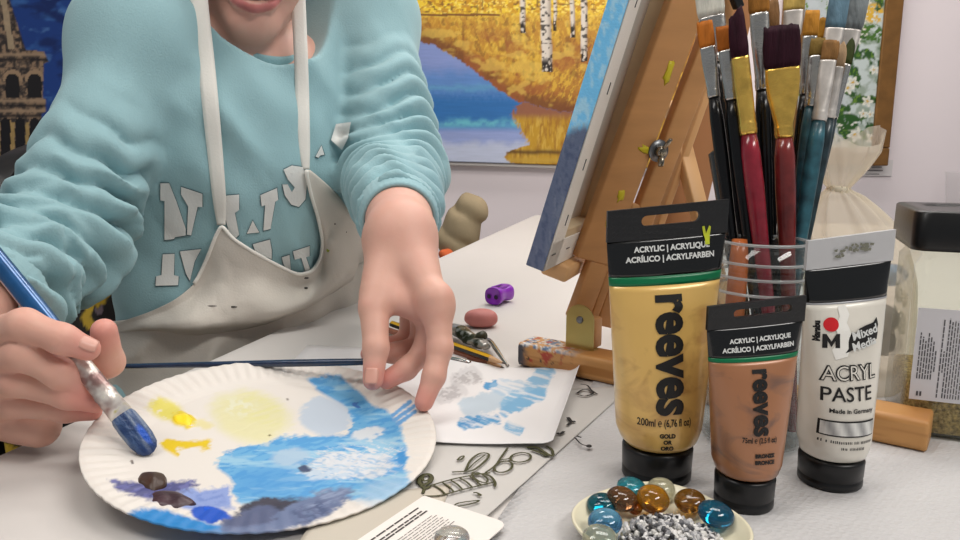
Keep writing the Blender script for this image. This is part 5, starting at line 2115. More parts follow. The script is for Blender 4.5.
def right_hand(p):
    fore = cap(p, elR, wrR, .040, .027)
    pal = cap(p, wrR, RH['index'][0][0], .024, .013)
    for k in ('middle', 'ring', 'pinky'):
        pal = smin(pal, cap(p, wrR + (RH[k][0][0] - RH['index'][0][0]) * .5, RH[k][0][0], .021, .0125), .012)
    pal = smin(pal, cap(p, P(-30, 402, .515), P(40, 428, .505), .021, .0135), .016)
    pal = smin(pal, cap(p, P(-40, 380, .52), P(30, 410, .515), .022, .015), .016)
    d = smin(fore, pal, .016)
    out = d
    for k in ('index', 'middle', 'ring', 'pinky', 'thumb'):
        pts, rad = RH[k]
        f = None
        for i in range(3):
            e = cap(p, pts[i], pts[i + 1], rad[i], rad[i + 1])
            f = e if f is None else smin(f, e, .005)
        f = smin(f, d, .007)
        out = np.minimum(out, f)
    return out


# ---- head and trunk
hz = nrm([.30, -.86, -.24])              # the way the face looks
hx = nrm(np.cross(hz, [0.06, 0, 1]))     # towards the painter's right -> seen left
hx = -hx if hx[0] > 0 else hx
hu = nrm(np.cross(hz, hx))
hu = hu if hu[2] > 0 else -hu
HC = chin - hz * .080 + hu * .112        # middle of the skull


def hp(x, y, z):
    """head place: x to the seen right, y forward, z up"""
    return HC - hx * x + hz * y + hu * z


neckb = P(262, 58, .905)
SH = (shR + shL) / 2
CH = np.array([*(SH[:2] * .62 + HIP[:2] * .38), SH[2] - .13])
us = nrm((shL - shR) * [1, 1, .4])       # shoulder axis
ns = nrm(np.cross([0, 0, 1], us))
ns = ns if ns[1] < 0 else -ns
HAX = np.array([-hx, hz, hu])


def head(p):
    d = ellip(p, hp(0, -.012, .020), HAX, (.074, .094, .090))
    d = smin(d, ellip(p, hp(0, .022, -.030), HAX, (.058, .064, .076)), .03)
    d = smin(d, cap(p, hp(-.040, .012, -.062), hp(-.012, .058, -.096), .020, .017), .022)
    d = smin(d, cap(p, hp(.040, .012, -.062), hp(.012, .058, -.096), .020, .017), .022)
    d = smin(d, cap(p, hp(-.008, .064, -.097), hp(.008, .064, -.097), .0165, .0165), .014)
    for s in (-1, 1):                    # cheeks raised by the smile, ears, brows
        d = smin(d, cap(p, hp(s * .036, .052, -.040), hp(s * .040, .050, -.030), .020, .018), .02)
        d = smin(d, ellip(p, hp(s * .076, -.012, -.006), HAX, (.010, .020, .030)), .008)
        d = smin(d, cap(p, hp(s * .014, .080, .020), hp(s * .046, .064, .019), .0105, .0095), .012)
        d = smax(d, -cap(p, hp(s * .026, .088, .004), hp(s * .036, .086, .004), .011, .011), .010)
    d = smin(d, cap(p, hp(0, .078, .008), hp(0, .098, -.032), .0085, .0125), .012)
    d = smin(d, cap(p, hp(-.011, .086, -.036), hp(.011, .086, -.036), .0085, .0085), .008)
    # smiling mouth: lower lip, upper lip, gap with the teeth
    lo = [hp(-.031, .064, -.062), hp(-.018, .080, -.0738), hp(0, .086, -.0775), hp(.018, .080, -.0738), hp(.031, .064, -.062)]
    upl = [hp(-.031, .064, -.0610), hp(-.016, .082, -.0605), hp(0, .088, -.0600), hp(.016, .082, -.0605), hp(.031, .064, -.0610)]
    gap = [hp(-.027, .069, -.0628), hp(-.015, .086, -.0675), hp(0, .091, -.0685), hp(.015, .086, -.0675), hp(.027, .069, -.0628)]
    for i in range(4):
        d = smin(d, cap(p, lo[i], lo[i + 1], .0056 if i else .004, .0056 if i < 3 else .004), .006)
        d = smin(d, cap(p, upl[i], upl[i + 1], .0045, .0045), .006)
    for i in range(4):
        d = smax(d, -cap(p, gap[i], gap[i + 1], .0032, .0032), .002)
    return d


kneeR, kneeL = np.array([-.51, .50, .58]), np.array([-.02, .86, .56])
hipR, hipL = HIP - uq * .10, HIP + uq * .10
ankR, ankL = np.array([-.53, .58, .09]), np.array([-.05, .92, .09])


def trunk(p):
    d = ecap(p, HIP + [0, 0, .02], CH, uq, nq, (.150, .085), (.150, .090))
    d = smin(d, ecap(p, CH, SH - [0, 0, .05], us, ns, (.150, .090), (.120, .07)), .04)
    d = smin(d, cap(p, SH - [0, 0, .05], neckb - hu * .03, .055, .047), .03)
    for a, b, c in ((shR, elR, wrR), (shL, elL, wrL)):
        d = smin(d, cap(p, a, b, .044, .036), .03)
        d = smin(d, cap(p, b, b + (c - b) * .55, .037, .033), .015)
    for a, b, c in ((hipR, kneeR, ankR), (hipL, kneeL, ankL)):
        d = smin(d, cap(p, a, b, .072, .050), .04)
        d = smin(d, cap(p, b, c, .048, .032), .02)
        d = smin(d, cap(p, c - [0, 0, .03], c + nq * .14 - [0, 0, .06], .032, .024), .02)
    return d


def body_main(p):
    d = trunk(p)
    nk = cap(p, neckb - hu * .03 - ns * .008, hp(0, -.040, -.055), .046, .043)
    return smin(smin(d, nk, .025), head(p), .018)


def skin_cols(V, which):
    n = fbm(V[:, 0] * 60 + V[:, 1] * 30, V[:, 2] * 60, 101)
    c = np.ones((len(V), 3)) * lin(SKIN)
    c = mixc(c, (214, 158, 142), sst(.42, .68, n) * .35)
    if which == 'hand':
        for H in (LH, RH):
            for k, (pts, rad) in H.items():
                c = mixc(c, (214, 132, 122), sst(.022, .004, np.linalg.norm(V - pts[3], axis=1)) * .62)
                for q in pts[1:3]:
                    c = mixc(c, (216, 146, 132), sst(.014, .004, np.linalg.norm(V - q, axis=1)) * .32)
                c = mixc(c, (216, 150, 136), sst(.020, .006, np.linalg.norm(V - pts[0], axis=1)) * .25)
    else:
        q = (V - HC)
        x, y, z = -(q @ hx), q @ hz, q @ hu
        c = mixc(c, (216, 142, 130), sst(.040, .010, np.hypot(np.abs(x) - .040, z + .036)) * (y > .02) * .45)
        lip = sst(.0062, .0040, np.abs(z + .0790 - .016 * (x / .031) ** 2)) * (np.abs(x) < .031) * (y > .055)
        lip2 = sst(.0050, .0032, np.abs(z + .0590 + .0025 * (x / .031) ** 2)) * (np.abs(x) < .032) * (y > .055)
        c = mixc(c, (190, 108, 106), np.maximum(lip, lip2) * .9)
        c = mixc(c, (104, 60, 58), (np.abs(z + .0680 - .0052 * (x / .027) ** 2) < .0026) * (np.abs(x) < .028) * (y > .05) * 1.0)
        brow = sst(.005, .0025, np.abs(z - .030 + 2.0 * (np.abs(x) - .03) ** 2 * 3)) * (np.abs(np.abs(x) - .031) < .018) * (y > .03)
        c = mixc(c, (84, 60, 44), brow * .9)
    return c


painter = thing('person', [HIP[0], HIP[1], 0], 'person in a mint sweatshirt and cream apron, painting with both hands over the plate', 'person')
lo = np.minimum.reduce([ankR, ankL, shR, shL, hp(0, 0, .13)]) - .15
hi = np.maximum.reduce([ankR, ankL, kneeL, shL, hp(0, 0, .13)]) + .13
lo[2] = 0.0
B1_ = nets(body_main, lo, hi, .0055)
lo_h = HC - np.array([.13, .13, .16])
hl = [RH[k][0][i] for k in RH for i in range(4)] + [wrR, wrR + (elR - wrR) * .5]
B2_ = nets(right_hand, np.min(hl, 0) - .035, np.max(hl, 0) + .035, .0016)
hl = [LH[k][0][i] for k in LH for i in range(4)] + [wrL, wrL + (elL - wrL) * .5]
B3_ = nets(left_hand, np.min(hl, 0) - .035, np.max(hl, 0) + .035, .0014)
# fine head, replacing the coarse one above the neck
hd = lambda p: smin(smin(trunk(p), cap(p, neckb - hu * .03 - ns * .008, hp(0, -.040, -.055), .046, .043), .025), head(p), .018)
B4_ = nets(lambda p: np.maximum(hd(p), -((p - (neckb - hu * .10)) @ hu)), np.minimum(HC, neckb) - .15, np.maximum(HC, neckb) + .15, .0026)
keep = ((B1_[0] - neckb) @ hu) < -.088
F1 = B1_[1][keep[B1_[1]].all(1)]
Vb, Fb = merge([(B1_[0], F1), B4_, B2_, B3_])
cb = np.concatenate([skin_cols(B1_[0], 'body'), skin_cols(B4_[0], 'body'), skin_cols(B2_[0], 'hand'), skin_cols(B3_[0], 'hand')])
mk('body', (Vb, Fb), M_skin, painter, cols=cb)
# teeth, eyes
V, F = tube(spline([hp(-.026, .0645, -.0632), hp(-.012, .0765, -.0675), hp(0, .0805, -.0680), hp(.012, .0765, -.0675), hp(.026, .0645, -.0632)], 30), .0044, 12)
mk('teeth', (V, F), mat('tooth_enamel', (226, 214, 196), .25), painter)
for s in (-1, 1):
    c0 = hp(s * .031, .0655, .004)
    V, F = lathe([(.0003, -.0118)] + [(.012 * math.cos(a), .012 * math.sin(a)) for a in np.linspace(-1.4, 1.4, 14)] + [(.0003, .0118)], c0, hz, 24)
    cc_ = np.ones((len(V), 3)) * lin((230, 226, 222))
    r = np.linalg.norm((V - c0) - np.outer((V - c0) @ hz, hz), axis=1)
    cc_ = mixc(cc_, (84, 60, 40), (r < .0058) * ((V - c0) @ hz > 0) * 1.0)
    mk('eye', (V, F), mat('eye_%d' % s, None, .15, attr=True), painter, cols=cc_)


def hair_sd(p):
    d = ellip(p, hp(0, -.024, .030), HAX, (.086, .098, .096))
    d = smin(d, ellip(p, hp(0, -.075, -.02), HAX, (.066, .05, .075)), .03)
    d = smin(d, ellip(p, hp(0, -.125, .03), HAX, (.036, .036, .036)), .02)
    q = p - HC
    x, y, z = -(q @ hx), q @ hz, q @ hu
    d = d + .002 * np.sin(x * 420 + 30 * y) * .6
    face = ellip(p, hp(0, .085, -.025), HAX, (.062, .07, .092))
    return smax(d, -face, .01)


mk('hair', nets(hair_sd, HC - .19, HC + .19, .0035), mat('brown_hair', (92, 64, 46), .45, bump=.5, bscale=90, stretch=(6, 6, 1)), painter)


def nail(pt, axis, out, w_, l, par=painter):
    a = nrm(axis)
    o_ = nrm(out - a * np.dot(a, out))
    s = np.cross(a, o_)

    def fn(u, v):
        x = (u * 2 - 1)
        y = (v * 2 - 1)
        ww = w_ * np.sqrt(np.clip(1 - .35 * np.clip(y, 0, 1) ** 2 - .25 * np.clip(-y, 0, 1) ** 2, 0, 1))
        return pt + s * (x * ww)[:, None] + a * (y * l)[:, None] + o_ * (.0016 * (1 - x ** 2) - .0016)[:, None]
    o = mk('fingernail', grid(fn, 9, 9), M_nail, par)
    solid(o, .0005, 1)


M_nail = mat('fingernail', (212, 158, 142), .3)
vw = lambda q: nrm(CAM - q)
for (H, k, up__, w_, l) in ((RH, 'index', (0, 0, .7), .0047, .0054), (LH, 'thumb', (-.2, 0, .3), .0052, .0062), (LH, 'ring', (-.1, 0, .5), .004, .005)):
    pts, rad = H[k]
    o_ = nrm(vw(pts[3]) + np.array(up__))
    a = nrm(pts[3] - pts[2])
    o_ = nrm(o_ - a * np.dot(a, o_))
    nail(pts[3] + o_ * (rad[3] * .98 + .0006) - a * .0015, a, o_, w_, l)

# ---------------------------------------------------------------- sweatshirt
M_mint = mat('mint_fleece', (148, 184, 190), .85, sheen=.15, bump=.25, bscale=520, var=.03, vscale=14)


def sleeve(p, A, E, Wr, r0, re, rw, cut, seed, amp, lam=.040, es=(.22, .62), fine=.28, soft=.005):
    """a padded arm with bunched folds: returns distance and the cut at the cuff"""
    d1 = cap(p, A, E, r0, re)
    k1 = E - A
    t1 = np.clip((p - A) @ k1 / (k1 @ k1), 0, 1)
    C_ = E + (Wr - E) * cut
    d2 = cap(p, E, C_, re, rw)
    k2 = C_ - E
    t2 = np.clip((p - E) @ k2 / (k2 @ k2), 0, 1)
    L1, L2 = np.linalg.norm(k1), np.linalg.norm(k2)
    wgt = np.clip(.5 + (d1 - d2) / .05, 0, 1)
    s = (1 - wgt) * t1 * L1 + wgt * (L1 + t2 * L2)
    ax1, ax2 = nrm(k1), nrm(k2)
    # angle round the arm measured in the bending plane
    bend = nrm(ax2 - ax1 * np.dot(ax1, ax2))
    sid = np.cross(ax1, bend)
    cp = A + t1[:, None] * k1
    cq = E + t2[:, None] * k2
    q = p - ((1 - wgt)[:, None] * cp + wgt[:, None] * cq)
    an = np.arctan2(q @ sid, q @ bend)
    tot = L1 + L2
    w0 = vn(np.cos(an) * 1.6 + seed, np.sin(an) * 1.6 + s * 9, seed)
    w1 = vn(np.cos(an) * 2.6 + seed * 3, np.sin(an) * 2.6 + s * 22, seed + 1)
    w2 = vn(np.cos(an) * 1.3 + seed * 5, np.sin(an) * 1.3 + s * 7, seed + 7)
    ph = s / lam + 1.1 * (w0 - .5) + .6 * (w2 - .5) * sst(.1, .6, np.abs(np.sin(an * .5 + seed))) + .30 * np.sin(an * 1.0 + seed) + .22 * np.sin(2 * an + seed * 2)
    f = np.sqrt(np.sin(PI * ph) ** 2 + soft) ** .72
    f2 = np.abs(np.sin(PI * (s / .021 + 1.5 * w1 + .4 * np.sin(an + 1.3 * seed))))
    e = sst(es[0], es[1], s / tot)
    e2 = sst(.42, .95, s / tot)
    disp = amp * e * ((f - .70) * (.30 + 1.2 * sst(.18, .75, w1 * .5 + w2 * .5))) + amp * fine * e2 * (f2 ** .7 - .6)
    disp = disp + .007 * (1 - e) * (fbm(q @ sid * 14 + seed, s * 9 + q @ bend * 8, seed + 4) - .5) * 2
    d = smin(d1, d2, .02) - disp
    # cuff: stop the sleeve with a narrower knitted end
    cz = (p - C_) @ ax2
    d = smax(d, cz - .002, .006)
    return d, cz


COLf = P(274, 70, .850)                  # lowest point of the collar in front
COLb = COLf - ns * .125 + np.array([0, 0, .085])
COLc = (COLf + COLb) / 2
COLe1 = nrm(COLf - COLb)
COLe2 = nrm(us - COLe1 * np.dot(us, COLe1))
COLn = np.cross(COLe1, COLe2)
COLn = COLn if COLn[2] > 0 else -COLn
COLr = (np.linalg.norm(COLf - COLb) / 2, .054)


def sweat(p):
    d = ecap(p, HIP + [0, 0, .06], CH, uq, nq, (.178, .104), (.176, .112))
    d = smin(d, ecap(p, CH, SH - [0, 0, .055], us, ns, (.176, .112), (.140, .082)), .05)
    d = smin(d, cap(p, SH - [0, 0, .035], neckb - hu * .014, .082, .062), .05)
    q = p - CH
    x, z = q @ us, q[:, 2]
    fo = fbm(x * 9 + 3, z * 7, 111) - .5
    dr = np.abs(np.sin(x * 24 + z * 12 + 3 * fbm(x * 7, z * 7, 112))) - .6
    dg = 1 - np.abs(2 * fbm(x * 5.5 + z * 4.0 + 2, z * 2.2 - x * 3.0, 114, 3) - 1)
    d = d - .012 * fo - .004 * dr * sst(.12, -.05, z) - .016 * (sst(.55, 1, dg) - .4)
    dR, cR = sleeve(p, shR, elR, wrR, .060, .053, .046, .60, 3, .031)
    dL, cL = sleeve(p, shL, elL, wrL, .062, .057, .037, .76, 5, .018, .034, (.08, .42), .08, .035)
    d = smin(d, dR, .014)
    d = smin(d, dL, .014)
    # neck opening with a ribbed band
    mb_ = (shL + shR) / 2 - ns * .065 + np.array([0, 0, .012])
    d = smin(d, cap(p, shL - ns * .02, mb_, .056, .066), .05)
    d = smin(d, cap(p, shR - ns * .02, mb_, .056, .066), .05)
    d = smin(d, cap(p, shL + [-.01, 0, .02], neckb + us * .080 + hu * .028, .060, .040), .05)
    d = smin(d, cap(p, shR + [.01, 0, .02], neckb - us * .080 + hu * .028, .060, .040), .05)
    q = p - COLc
    ha = q @ COLn
    a_, b_ = q @ COLe1 / COLr[0], q @ COLe2 / COLr[1]
    rr_ = np.sqrt(a_ * a_ + b_ * b_)
    inr = (rr_ - 1) * .058
    d = np.where(rr_ < 3, smax(d, ha - .004 - 1.7 * np.maximum(inr - .010, 0), .006), d)
    band = np.sqrt((inr - .003) ** 2 + (ha * .55) ** 2) - .0088
    d = smin(d, band, .0022)
    d = smax(d, -smax(inr + .006, -.07 - ha, .01), .004)
    # hem
    d = smax(d, (HIP[2] + .03) - p[:, 2], .01)
    return d


pts_ = np.array([shR, elR, wrR, shL, elL, wrL, SH, HIP, CH])
loS = np.minimum(pts_.min(0), HIP - .2) - .075
hiS = np.maximum(pts_.max(0), HIP + .2) + .09
loS[2], hiS[2] = HIP[2] + .01, max(shR[2], shL[2], neckb[2]) + .10
SW = nets(sweat, loS, hiS, .0034)
sw_o = mk('sweatshirt', SW, M_mint, painter)
# knitted cuff of the left sleeve and collar stitching line
sw_bvh = bvh_of(SW)
aL = nrm(wrL - elL)
cL0 = elL + (wrL - elL) * .735
cf = []
th = np.linspace(0, 2 * PI, 96, endpoint=False)
s_, u_, _ = frame_from(aL)
for l, r in ((-.016, .036), (-.010, .0395), (0, .0395), (.010, .0375), (.018, .0360), (.0215, .0340), (.0205, .0315), (.016, .0300)):
    rr = r * (1 + .012 * np.sin(th * 40))
    cf.append(cL0 + aL * l + rr[:, None] * (np.cos(th)[:, None] * s_ + np.sin(th)[:, None] * u_))
mk('cuff', loft(cf, cap=False), M_mint, painter)
aR = nrm(wrR - elR)
cR0 = elR + (wrR - elR) * .58
s_, u_, _ = frame_from(aR)
cf = []
for l, r in ((-.014, .044), (-.006, .047), (.004, .046), (.012, .043), (.018, .040), (.018, .037)):
    rr = r * (1 + .012 * np.sin(th * 40))
    cf.append(cR0 + aR * l + rr[:, None] * (np.cos(th)[:, None] * s_ + np.sin(th)[:, None] * u_))
mk('cuff', loft(cf, cap=False), M_mint, painter)



th = np.linspace(0, 2 * PI, 120, endpoint=False)
ph_ = np.linspace(0, 2 * PI, 10, endpoint=False)
rings = []
for b_ in ph_:
    k = 1.10 + .085 * math.cos(b_)
    rings.append(COLc + (np.cos(th) * COLr[0] * k)[:, None] * COLe1 + (np.sin(th) * COLr[1] * k)[:, None] * COLe2 + COLn * (.0075 + .0125 * math.sin(b_) - .004 * math.cos(b_)))
rings.append(rings[0])
mk('collar', loft(rings, cap=False), mat('mint_rib', (140, 178, 184), .85, bump=.3, bscale=400), painter)


def drape(px, py, off, fallback=None):
    d = cast(sw_bvh, px, py)
    if d is None:
        return fallback
    return P(px, py, d - off)


def onto_shirt(V2, F, off=.0016):
    """flat lettering in photo pixels, laid on the chest"""
    P0 = []
    last = .8
    for x, y in V2:
        d = cast(sw_bvh, x, y)
        last = d if d is not None else last
        P0.append(P(x, y, last - off))
    return np.array(P0), F


M_letter = mat('cream_applique', (222, 222, 218), .7, bump=.2, bscale=300)
M_ledge = mat('grey_letter_edge', (92, 122, 128), .8)


def slab(polys, name='letter'):
    """varsity letters: a grey rim below a cream letter"""
    for loops in polys:
        c = np.mean(loops, axis=0)
        big = [tuple(np.array(q) + 1.0 * nrm(np.array(q) - c)) for q in loops]
        V2, F = poly2d([big], 5)
        VV, F = onto_shirt(V2, F, .0012)
        o = mk('letter_rim', (VV, F), M_ledge, painter, smooth=False)
        V2, F = poly2d([loops], 5)
        VV, F = onto_shirt(V2, F, .0024)
        o = mk(name, (VV, F), M_letter, painter, smooth=False)


zc = lambda L: [(120 + x / 3.375, 140 + y / 3.375) for x, y in L]
slab([zc(L) for L in (
    # N
    [(136, 146), (166, 146), (190, 206), (222, 300), (222, 322), (186, 328), (182, 334), (150, 338), (150, 206), (136, 204)],
    [(206, 158), (278, 182), (278, 226), (262, 226), (240, 322), (226, 320), (230, 224), (206, 184)],
    # W
    [(356, 188), (402, 184), (402, 236), (388, 246), (402, 320), (392, 330), (372, 332), (350, 240)],
    [(428, 316), (448, 272), (470, 312)],
    [(474, 186), (530, 162), (534, 202), (524, 208), (508, 300), (484, 306), (490, 220), (478, 224)],
    # S
    [(552, 100), (580, 86), (622, 92), (632, 140), (626, 200), (604, 226), (578, 218), (556, 186), (548, 150), (566, 150), (580, 176), (590, 160), (566, 132)],
    # next piece
    [(660, 56), (680, 18), (690, 50), (676, 52), (670, 60)],
    # second row
    [(144, 386), (184, 384), (182, 456), (198, 460), (196, 490), (120, 492), (122, 460), (140, 456)],
    [(202, 376), (274, 368), (252, 410), (236, 476), (222, 450)],
    [(448, 352), (506, 336), (512, 372), (512, 402), (486, 392), (456, 374)],
    [(546, 396), (572, 388), (578, 446), (562, 436), (552, 420)],
    [(584, 376), (640, 358), (640, 392), (628, 396), (644, 440), (628, 450), (612, 398), (590, 404)])])
# white piece showing at the left armpit
V2, F = poly2d([[(336, 124), (351, 122), (348, 138), (342, 150), (331, 140)]], 3)
V, F = onto_shirt(V2, F, .007)
mk('letter', (V, F), M_letter, painter)

# ---------------------------------------------------------------- apron
M_apron = mat('apron_cotton', (206, 199, 189), .8, bump=.2, bscale=420, var=.03, vscale=8)
M_bind = mat('apron_binding', (232, 228, 220), .75, bump=.2, bscale=420)


def strap(pix, wpx, name, off=.004):
    c = spline([(x, y, w) for (x, y), w in zip(pix, wpx)], 60)
    L, Rr = [], []
    ds = []
    for x, y, w in c:
        d = cast(sw_bvh, x, y)
        ds.append(d)
    f = None
    for i in range(len(ds) - 1, -1, -1):
        if ds[i] is None or (f is not None and ds[i] > f + .0022):
            ds[i] = f + .0010
        f = ds[i]
    ds = np.array(ds)
    k = np.ones(9) / 9
    ds = np.convolve(np.pad(ds, 4, mode='edge'), k, 'valid') - off
    V = []
    for i, (x, y, w) in enumerate(c):
        for j in range(5):
            xx = x + (j / 4 - .5) * w
            V.append(P(xx, y, ds[i] - .0012 * (1 - (j / 2 - 1) ** 2)))
    i = np.arange(60 * 5).reshape(60, 5)
    F = np.stack([i[:-1, :-1], i[1:, :-1], i[1:, 1:], i[:-1, 1:]], -1).reshape(-1, 4)
    o = mk(name, (np.array(V), F), M_bind, painter)
    solid(o, .0016, 0)
    return o


strap([(197, -46), (199, 0), (207, 70), (214, 140), (219.5, 199), (221.5, 225)], [16, 18, 17, 15.5, 13, 8], 'apron_strap')
strap([(297, -46), (299, 10), (302, 80), (303.5, 140), (306, 169)], [13, 14, 13.5, 13, 7], 'apron_strap')
# knotted neck loop joining the straps behind the neck
nb = [P(199, -46, .80), neckb + us * -.075 + ns * -.01 + [0, 0, .07], neckb - ns * .085 + [0, 0, .075], neckb + us * .075 - ns * .01 + [0, 0, .07], P(297, -46, .86)]

TOP = [(106, 330), (120, 322), (150, 312), (175, 300), (195, 284), (206, 262), (216, 236), (222, 225), (232, 238), (250, 250), (275, 264), (298, 275), (312, 272), (321, 258), (323, 241), (318, 216), (312, 198), (305, 166),
       (322, 180), (339, 196), (352, 214), (362, 238), (371, 262), (382, 292)]
BOT = [(106, 336), (118, 332), (142, 330), (162, 331), (182, 334), (198, 335), (212, 334), (222, 334), (234, 332), (248, 329), (266, 324), (288, 316), (304, 310), (318, 302), (328, 296), (337, 290), (343, 286), (348, 283),
       (353, 279), (358, 274), (364, 268), (370, 263), (376, 274), (384, 296)]


def densify(L, k):
    out = []
    for a, b in zip(L[:-1], L[1:]):
        out += [tuple(np.array(a) + (np.array(b) - a) * t / k) for t in range(k)]
    return np.array(out + [L[-1]], float)


def smooth2(D, n):
    for _ in range(n):
        E_ = np.pad(D, 1, mode='edge')
        D = .5 * D + .125 * (E_[:-2, 1:-1] + E_[2:, 1:-1] + E_[1:-1, :-2] + E_[1:-1, 2:])
    return D


def drape_grid(PX, PY, lift, rounds=24):
    """lay a grid of pixels on the shirt, bridging hollows"""
    nx, ny = PX.shape
    H = np.full((nx, ny), np.nan)
    for i in range(nx):
        for j in range(ny):
            d = cast(sw_bvh, PX[i, j], PY[i, j])
            if d is not None and not (PX[i, j] > 326 and d < .90) and not (PX[i, j] < 136 and d < .72):
                H[i, j] = d
    ok = ~np.isnan(H)
    gi = np.argwhere(ok)
    gv = H[ok]
    D = H.copy()
    for i, j in np.argwhere(~ok):
        k = np.argmin((gi[:, 0] - i) ** 2 + (gi[:, 1] - j) ** 2)
        D[i, j] = gv[k]
    D = smooth2(D, rounds)
    for _ in range(3):
        D = np.where(ok, np.minimum(D, np.where(ok, H, 9) - .005), D)
        D = smooth2(D, 3)
    return D - lift


def gridmesh(PX, PY, D):
    nx, ny = PX.shape
    V = np.array([P(PX[i, j], PY[i, j], D[i, j]) for i in range(nx) for j in range(ny)])
    k = np.arange(nx * ny).reshape(nx, ny)
    F = np.stack([k[:-1, :-1], k[1:, :-1], k[1:, 1:], k[:-1, 1:]], -1).reshape(-1, 4)
    return V, F, k


tp, bt_ = densify(TOP, 6), densify(BOT, 6)
tp[2:-2] = (tp[:-4] + tp[1:-3] + 2 * tp[2:-2] + tp[3:-1] + tp[4:]) / 6
nv_ = 34
vv_ = np.linspace(0, 1, nv_)
PX = tp[:, :1] * (1 - vv_) + bt_[:, :1] * vv_
PY = tp[:, 1:] * (1 - vv_) + bt_[:, 1:] * vv_
D = drape_grid(PX, PY, .006)
sag = sst(120, 190, PX) * sst(378, 340, PX)
D = D - .026 * sag * sst(.25, .86, vv_)[None] + .030 * sag * sst(.90, 1.0, vv_)[None]
D = D + .006 * (fbm(PX * .03, PY * .03, 121) - .5) * sst(0, .3, vv_)[None]
VA, FA, kA = gridmesh(PX, PY, D)
ap = mk('apron', (VA, FA), M_apron, painter, label='bib of the cream apron')
solid(ap, .0016, 0)
i0, i1 = 6 * 4, 6 * 17 + 1
mk('apron_binding', tube(VA[kA[i0:i1, 0]] - np.array([0, .001, 0]), .0021, 8), M_bind, painter)
# skirt of the apron, from under the bib down over the lap
sx = np.linspace(108, 384, 90)
sy0 = np.interp(sx, [106, 142, 182, 222, 266, 304, 337, 358, 372, 390], [322, 318, 322, 322, 312, 298, 278, 264, 258, 292])
vv_ = np.linspace(0, 1, 50)
PX = np.repeat(sx[:, None], 50, 1)
PY = sy0[:, None] + (440 - sy0[:, None]) * vv_[None] ** 1.1
D = drape_grid(PX, np.minimum(PY, 340), .004, 40)
u_ = (PX - 108) / 276
D = D + .012 * (np.abs(np.sin(PI * (u_ * 3.6 + .012 * (PY - 320) + .6 * fbm(PX * .02, PY * .012, 122)))) - .5) * sst(.05, .3, vv_)[None]
VS, FS, kS = gridmesh(PX, PY, D)
sk_ = mk('apron_skirt', (VS, FS), M_apron, painter)
solid(sk_, .0016, 0)
# dark stains on the apron
for (px, py, rx, ry, c) in ((233, 307, 4.5, .9, (52, 48, 46)), (212, 306, 5, .7, (110, 104, 100)), (306, 288, 2, 1, (50, 46, 44)), (328, 250, 1.6, 2.2, (150, 160, 60)), (306, 278, 3, .8, (44, 40, 40)), (346, 232, .9, .9, (60, 54, 50)), (335, 224, .8, .8, (60, 54, 50))):
    i = np.argmin(np.abs(proj(VA) - [px, py]).sum(1))
    d = float(np.dot(VA[i] - CAM, FW)) - .0022
    t_ = np.linspace(0, 2 * PI, 12, endpoint=False)
    ring = np.array([P(px + rx * math.cos(a), py + ry * math.sin(a), d) for a in t_])
    mk('paint_stain', (ring, [tuple(range(12))]), mat('stain_%d_%d' % (px, py), c, .6), painter, smooth=False, label='dried paint stain')

# ---------------------------------------------------------------- trousers and shoes


def trouser(p):
    d = ecap(p, HIP - [0, 0, .02], HIP + [0, 0, .06], uq, nq, (.165, .098), (.168, .100))
    for a, b, c in ((hipR, kneeR, ankR), (hipL, kneeL, ankL)):
        d = smin(d, cap(p, a, b, .084, .062), .04)
        d = smin(d, cap(p, b, c, .060, .046), .02)
    return smax(d, .10 - p[:, 2], .005)


pl = np.array([HIP, kneeR, kneeL, ankR, ankL])
TR_ = nets(trouser, pl.min(0) - .2, np.maximum(pl.max(0), HIP + .12) + .11, .007)
tv = TR_[0]
tc_ = np.ones((len(tv), 3)) * lin((40, 36, 34))
nn = fbm(tv[:, 0] * 30 + tv[:, 1] * 18, tv[:, 2] * 30 + tv[:, 1] * 22, 131, 3)
tc_ = mixc(tc_, (196, 164, 60), sst(.52, .57, nn))
tc_ = mixc(tc_, (110, 96, 96), sst(.46, .41, nn))
mk('trousers', TR_, mat('patterned_fabric', None, .8, attr=True), painter, cols=tc_)
for a in (ankR, ankL):
    f0 = a - [0, 0, .05]
    sh = lambda p: smax(smin(ecap(p, f0 - nq * .03 - [0, 0, .005], f0 + nq * .15 - [0, 0, .015], uq, [0, 0, 1], (.040, .036), (.042, .026)), cap(p, f0, a + [0, 0, .02], .042, .044), .02), .002 - p[:, 2], .004)
    mk('shoe', nets(sh, np.minimum(f0, f0 + nq * .15) - .09, np.maximum(a, f0 + nq * .15) + .09, .006), mat('white_shoe', (206, 204, 200), .5), painter)

# ---------------------------------------------------------------- chair
ch = thing('chair', [*(HIP - nq * .05)[:2], 0], 'black padded chair the painter sits on, its back showing at the left', 'chair')
M_chair = mat('black_vinyl', (22, 22, 24), .38, bump=.08, bscale=120)
SC = HIP - nq * .04
mk('seat', bevbox([SC[0], SC[1], .405], (.22, .21, .028), (uq, nq, [0, 0, 1]), .02, 4), M_chair, ch)
bc = HIP - nq * .245


def back_fn(u, v):
    x = (u - .5) * 2
    wv = .245 * (1 - .28 * np.clip((v - .55) / .45, 0, 1) ** 2.2)
    z = .50 + .475 * v - .05 * np.abs(x) ** 3 * np.clip((v - .5) * 2, 0, 1)
    return np.stack([bc[0] + uq[0] * x * wv + nq[0] * (.05 * x ** 2 - .07 * v), bc[1] + uq[1] * x * wv + nq[1] * (.05 * x ** 2 - .07 * v), z], -1)


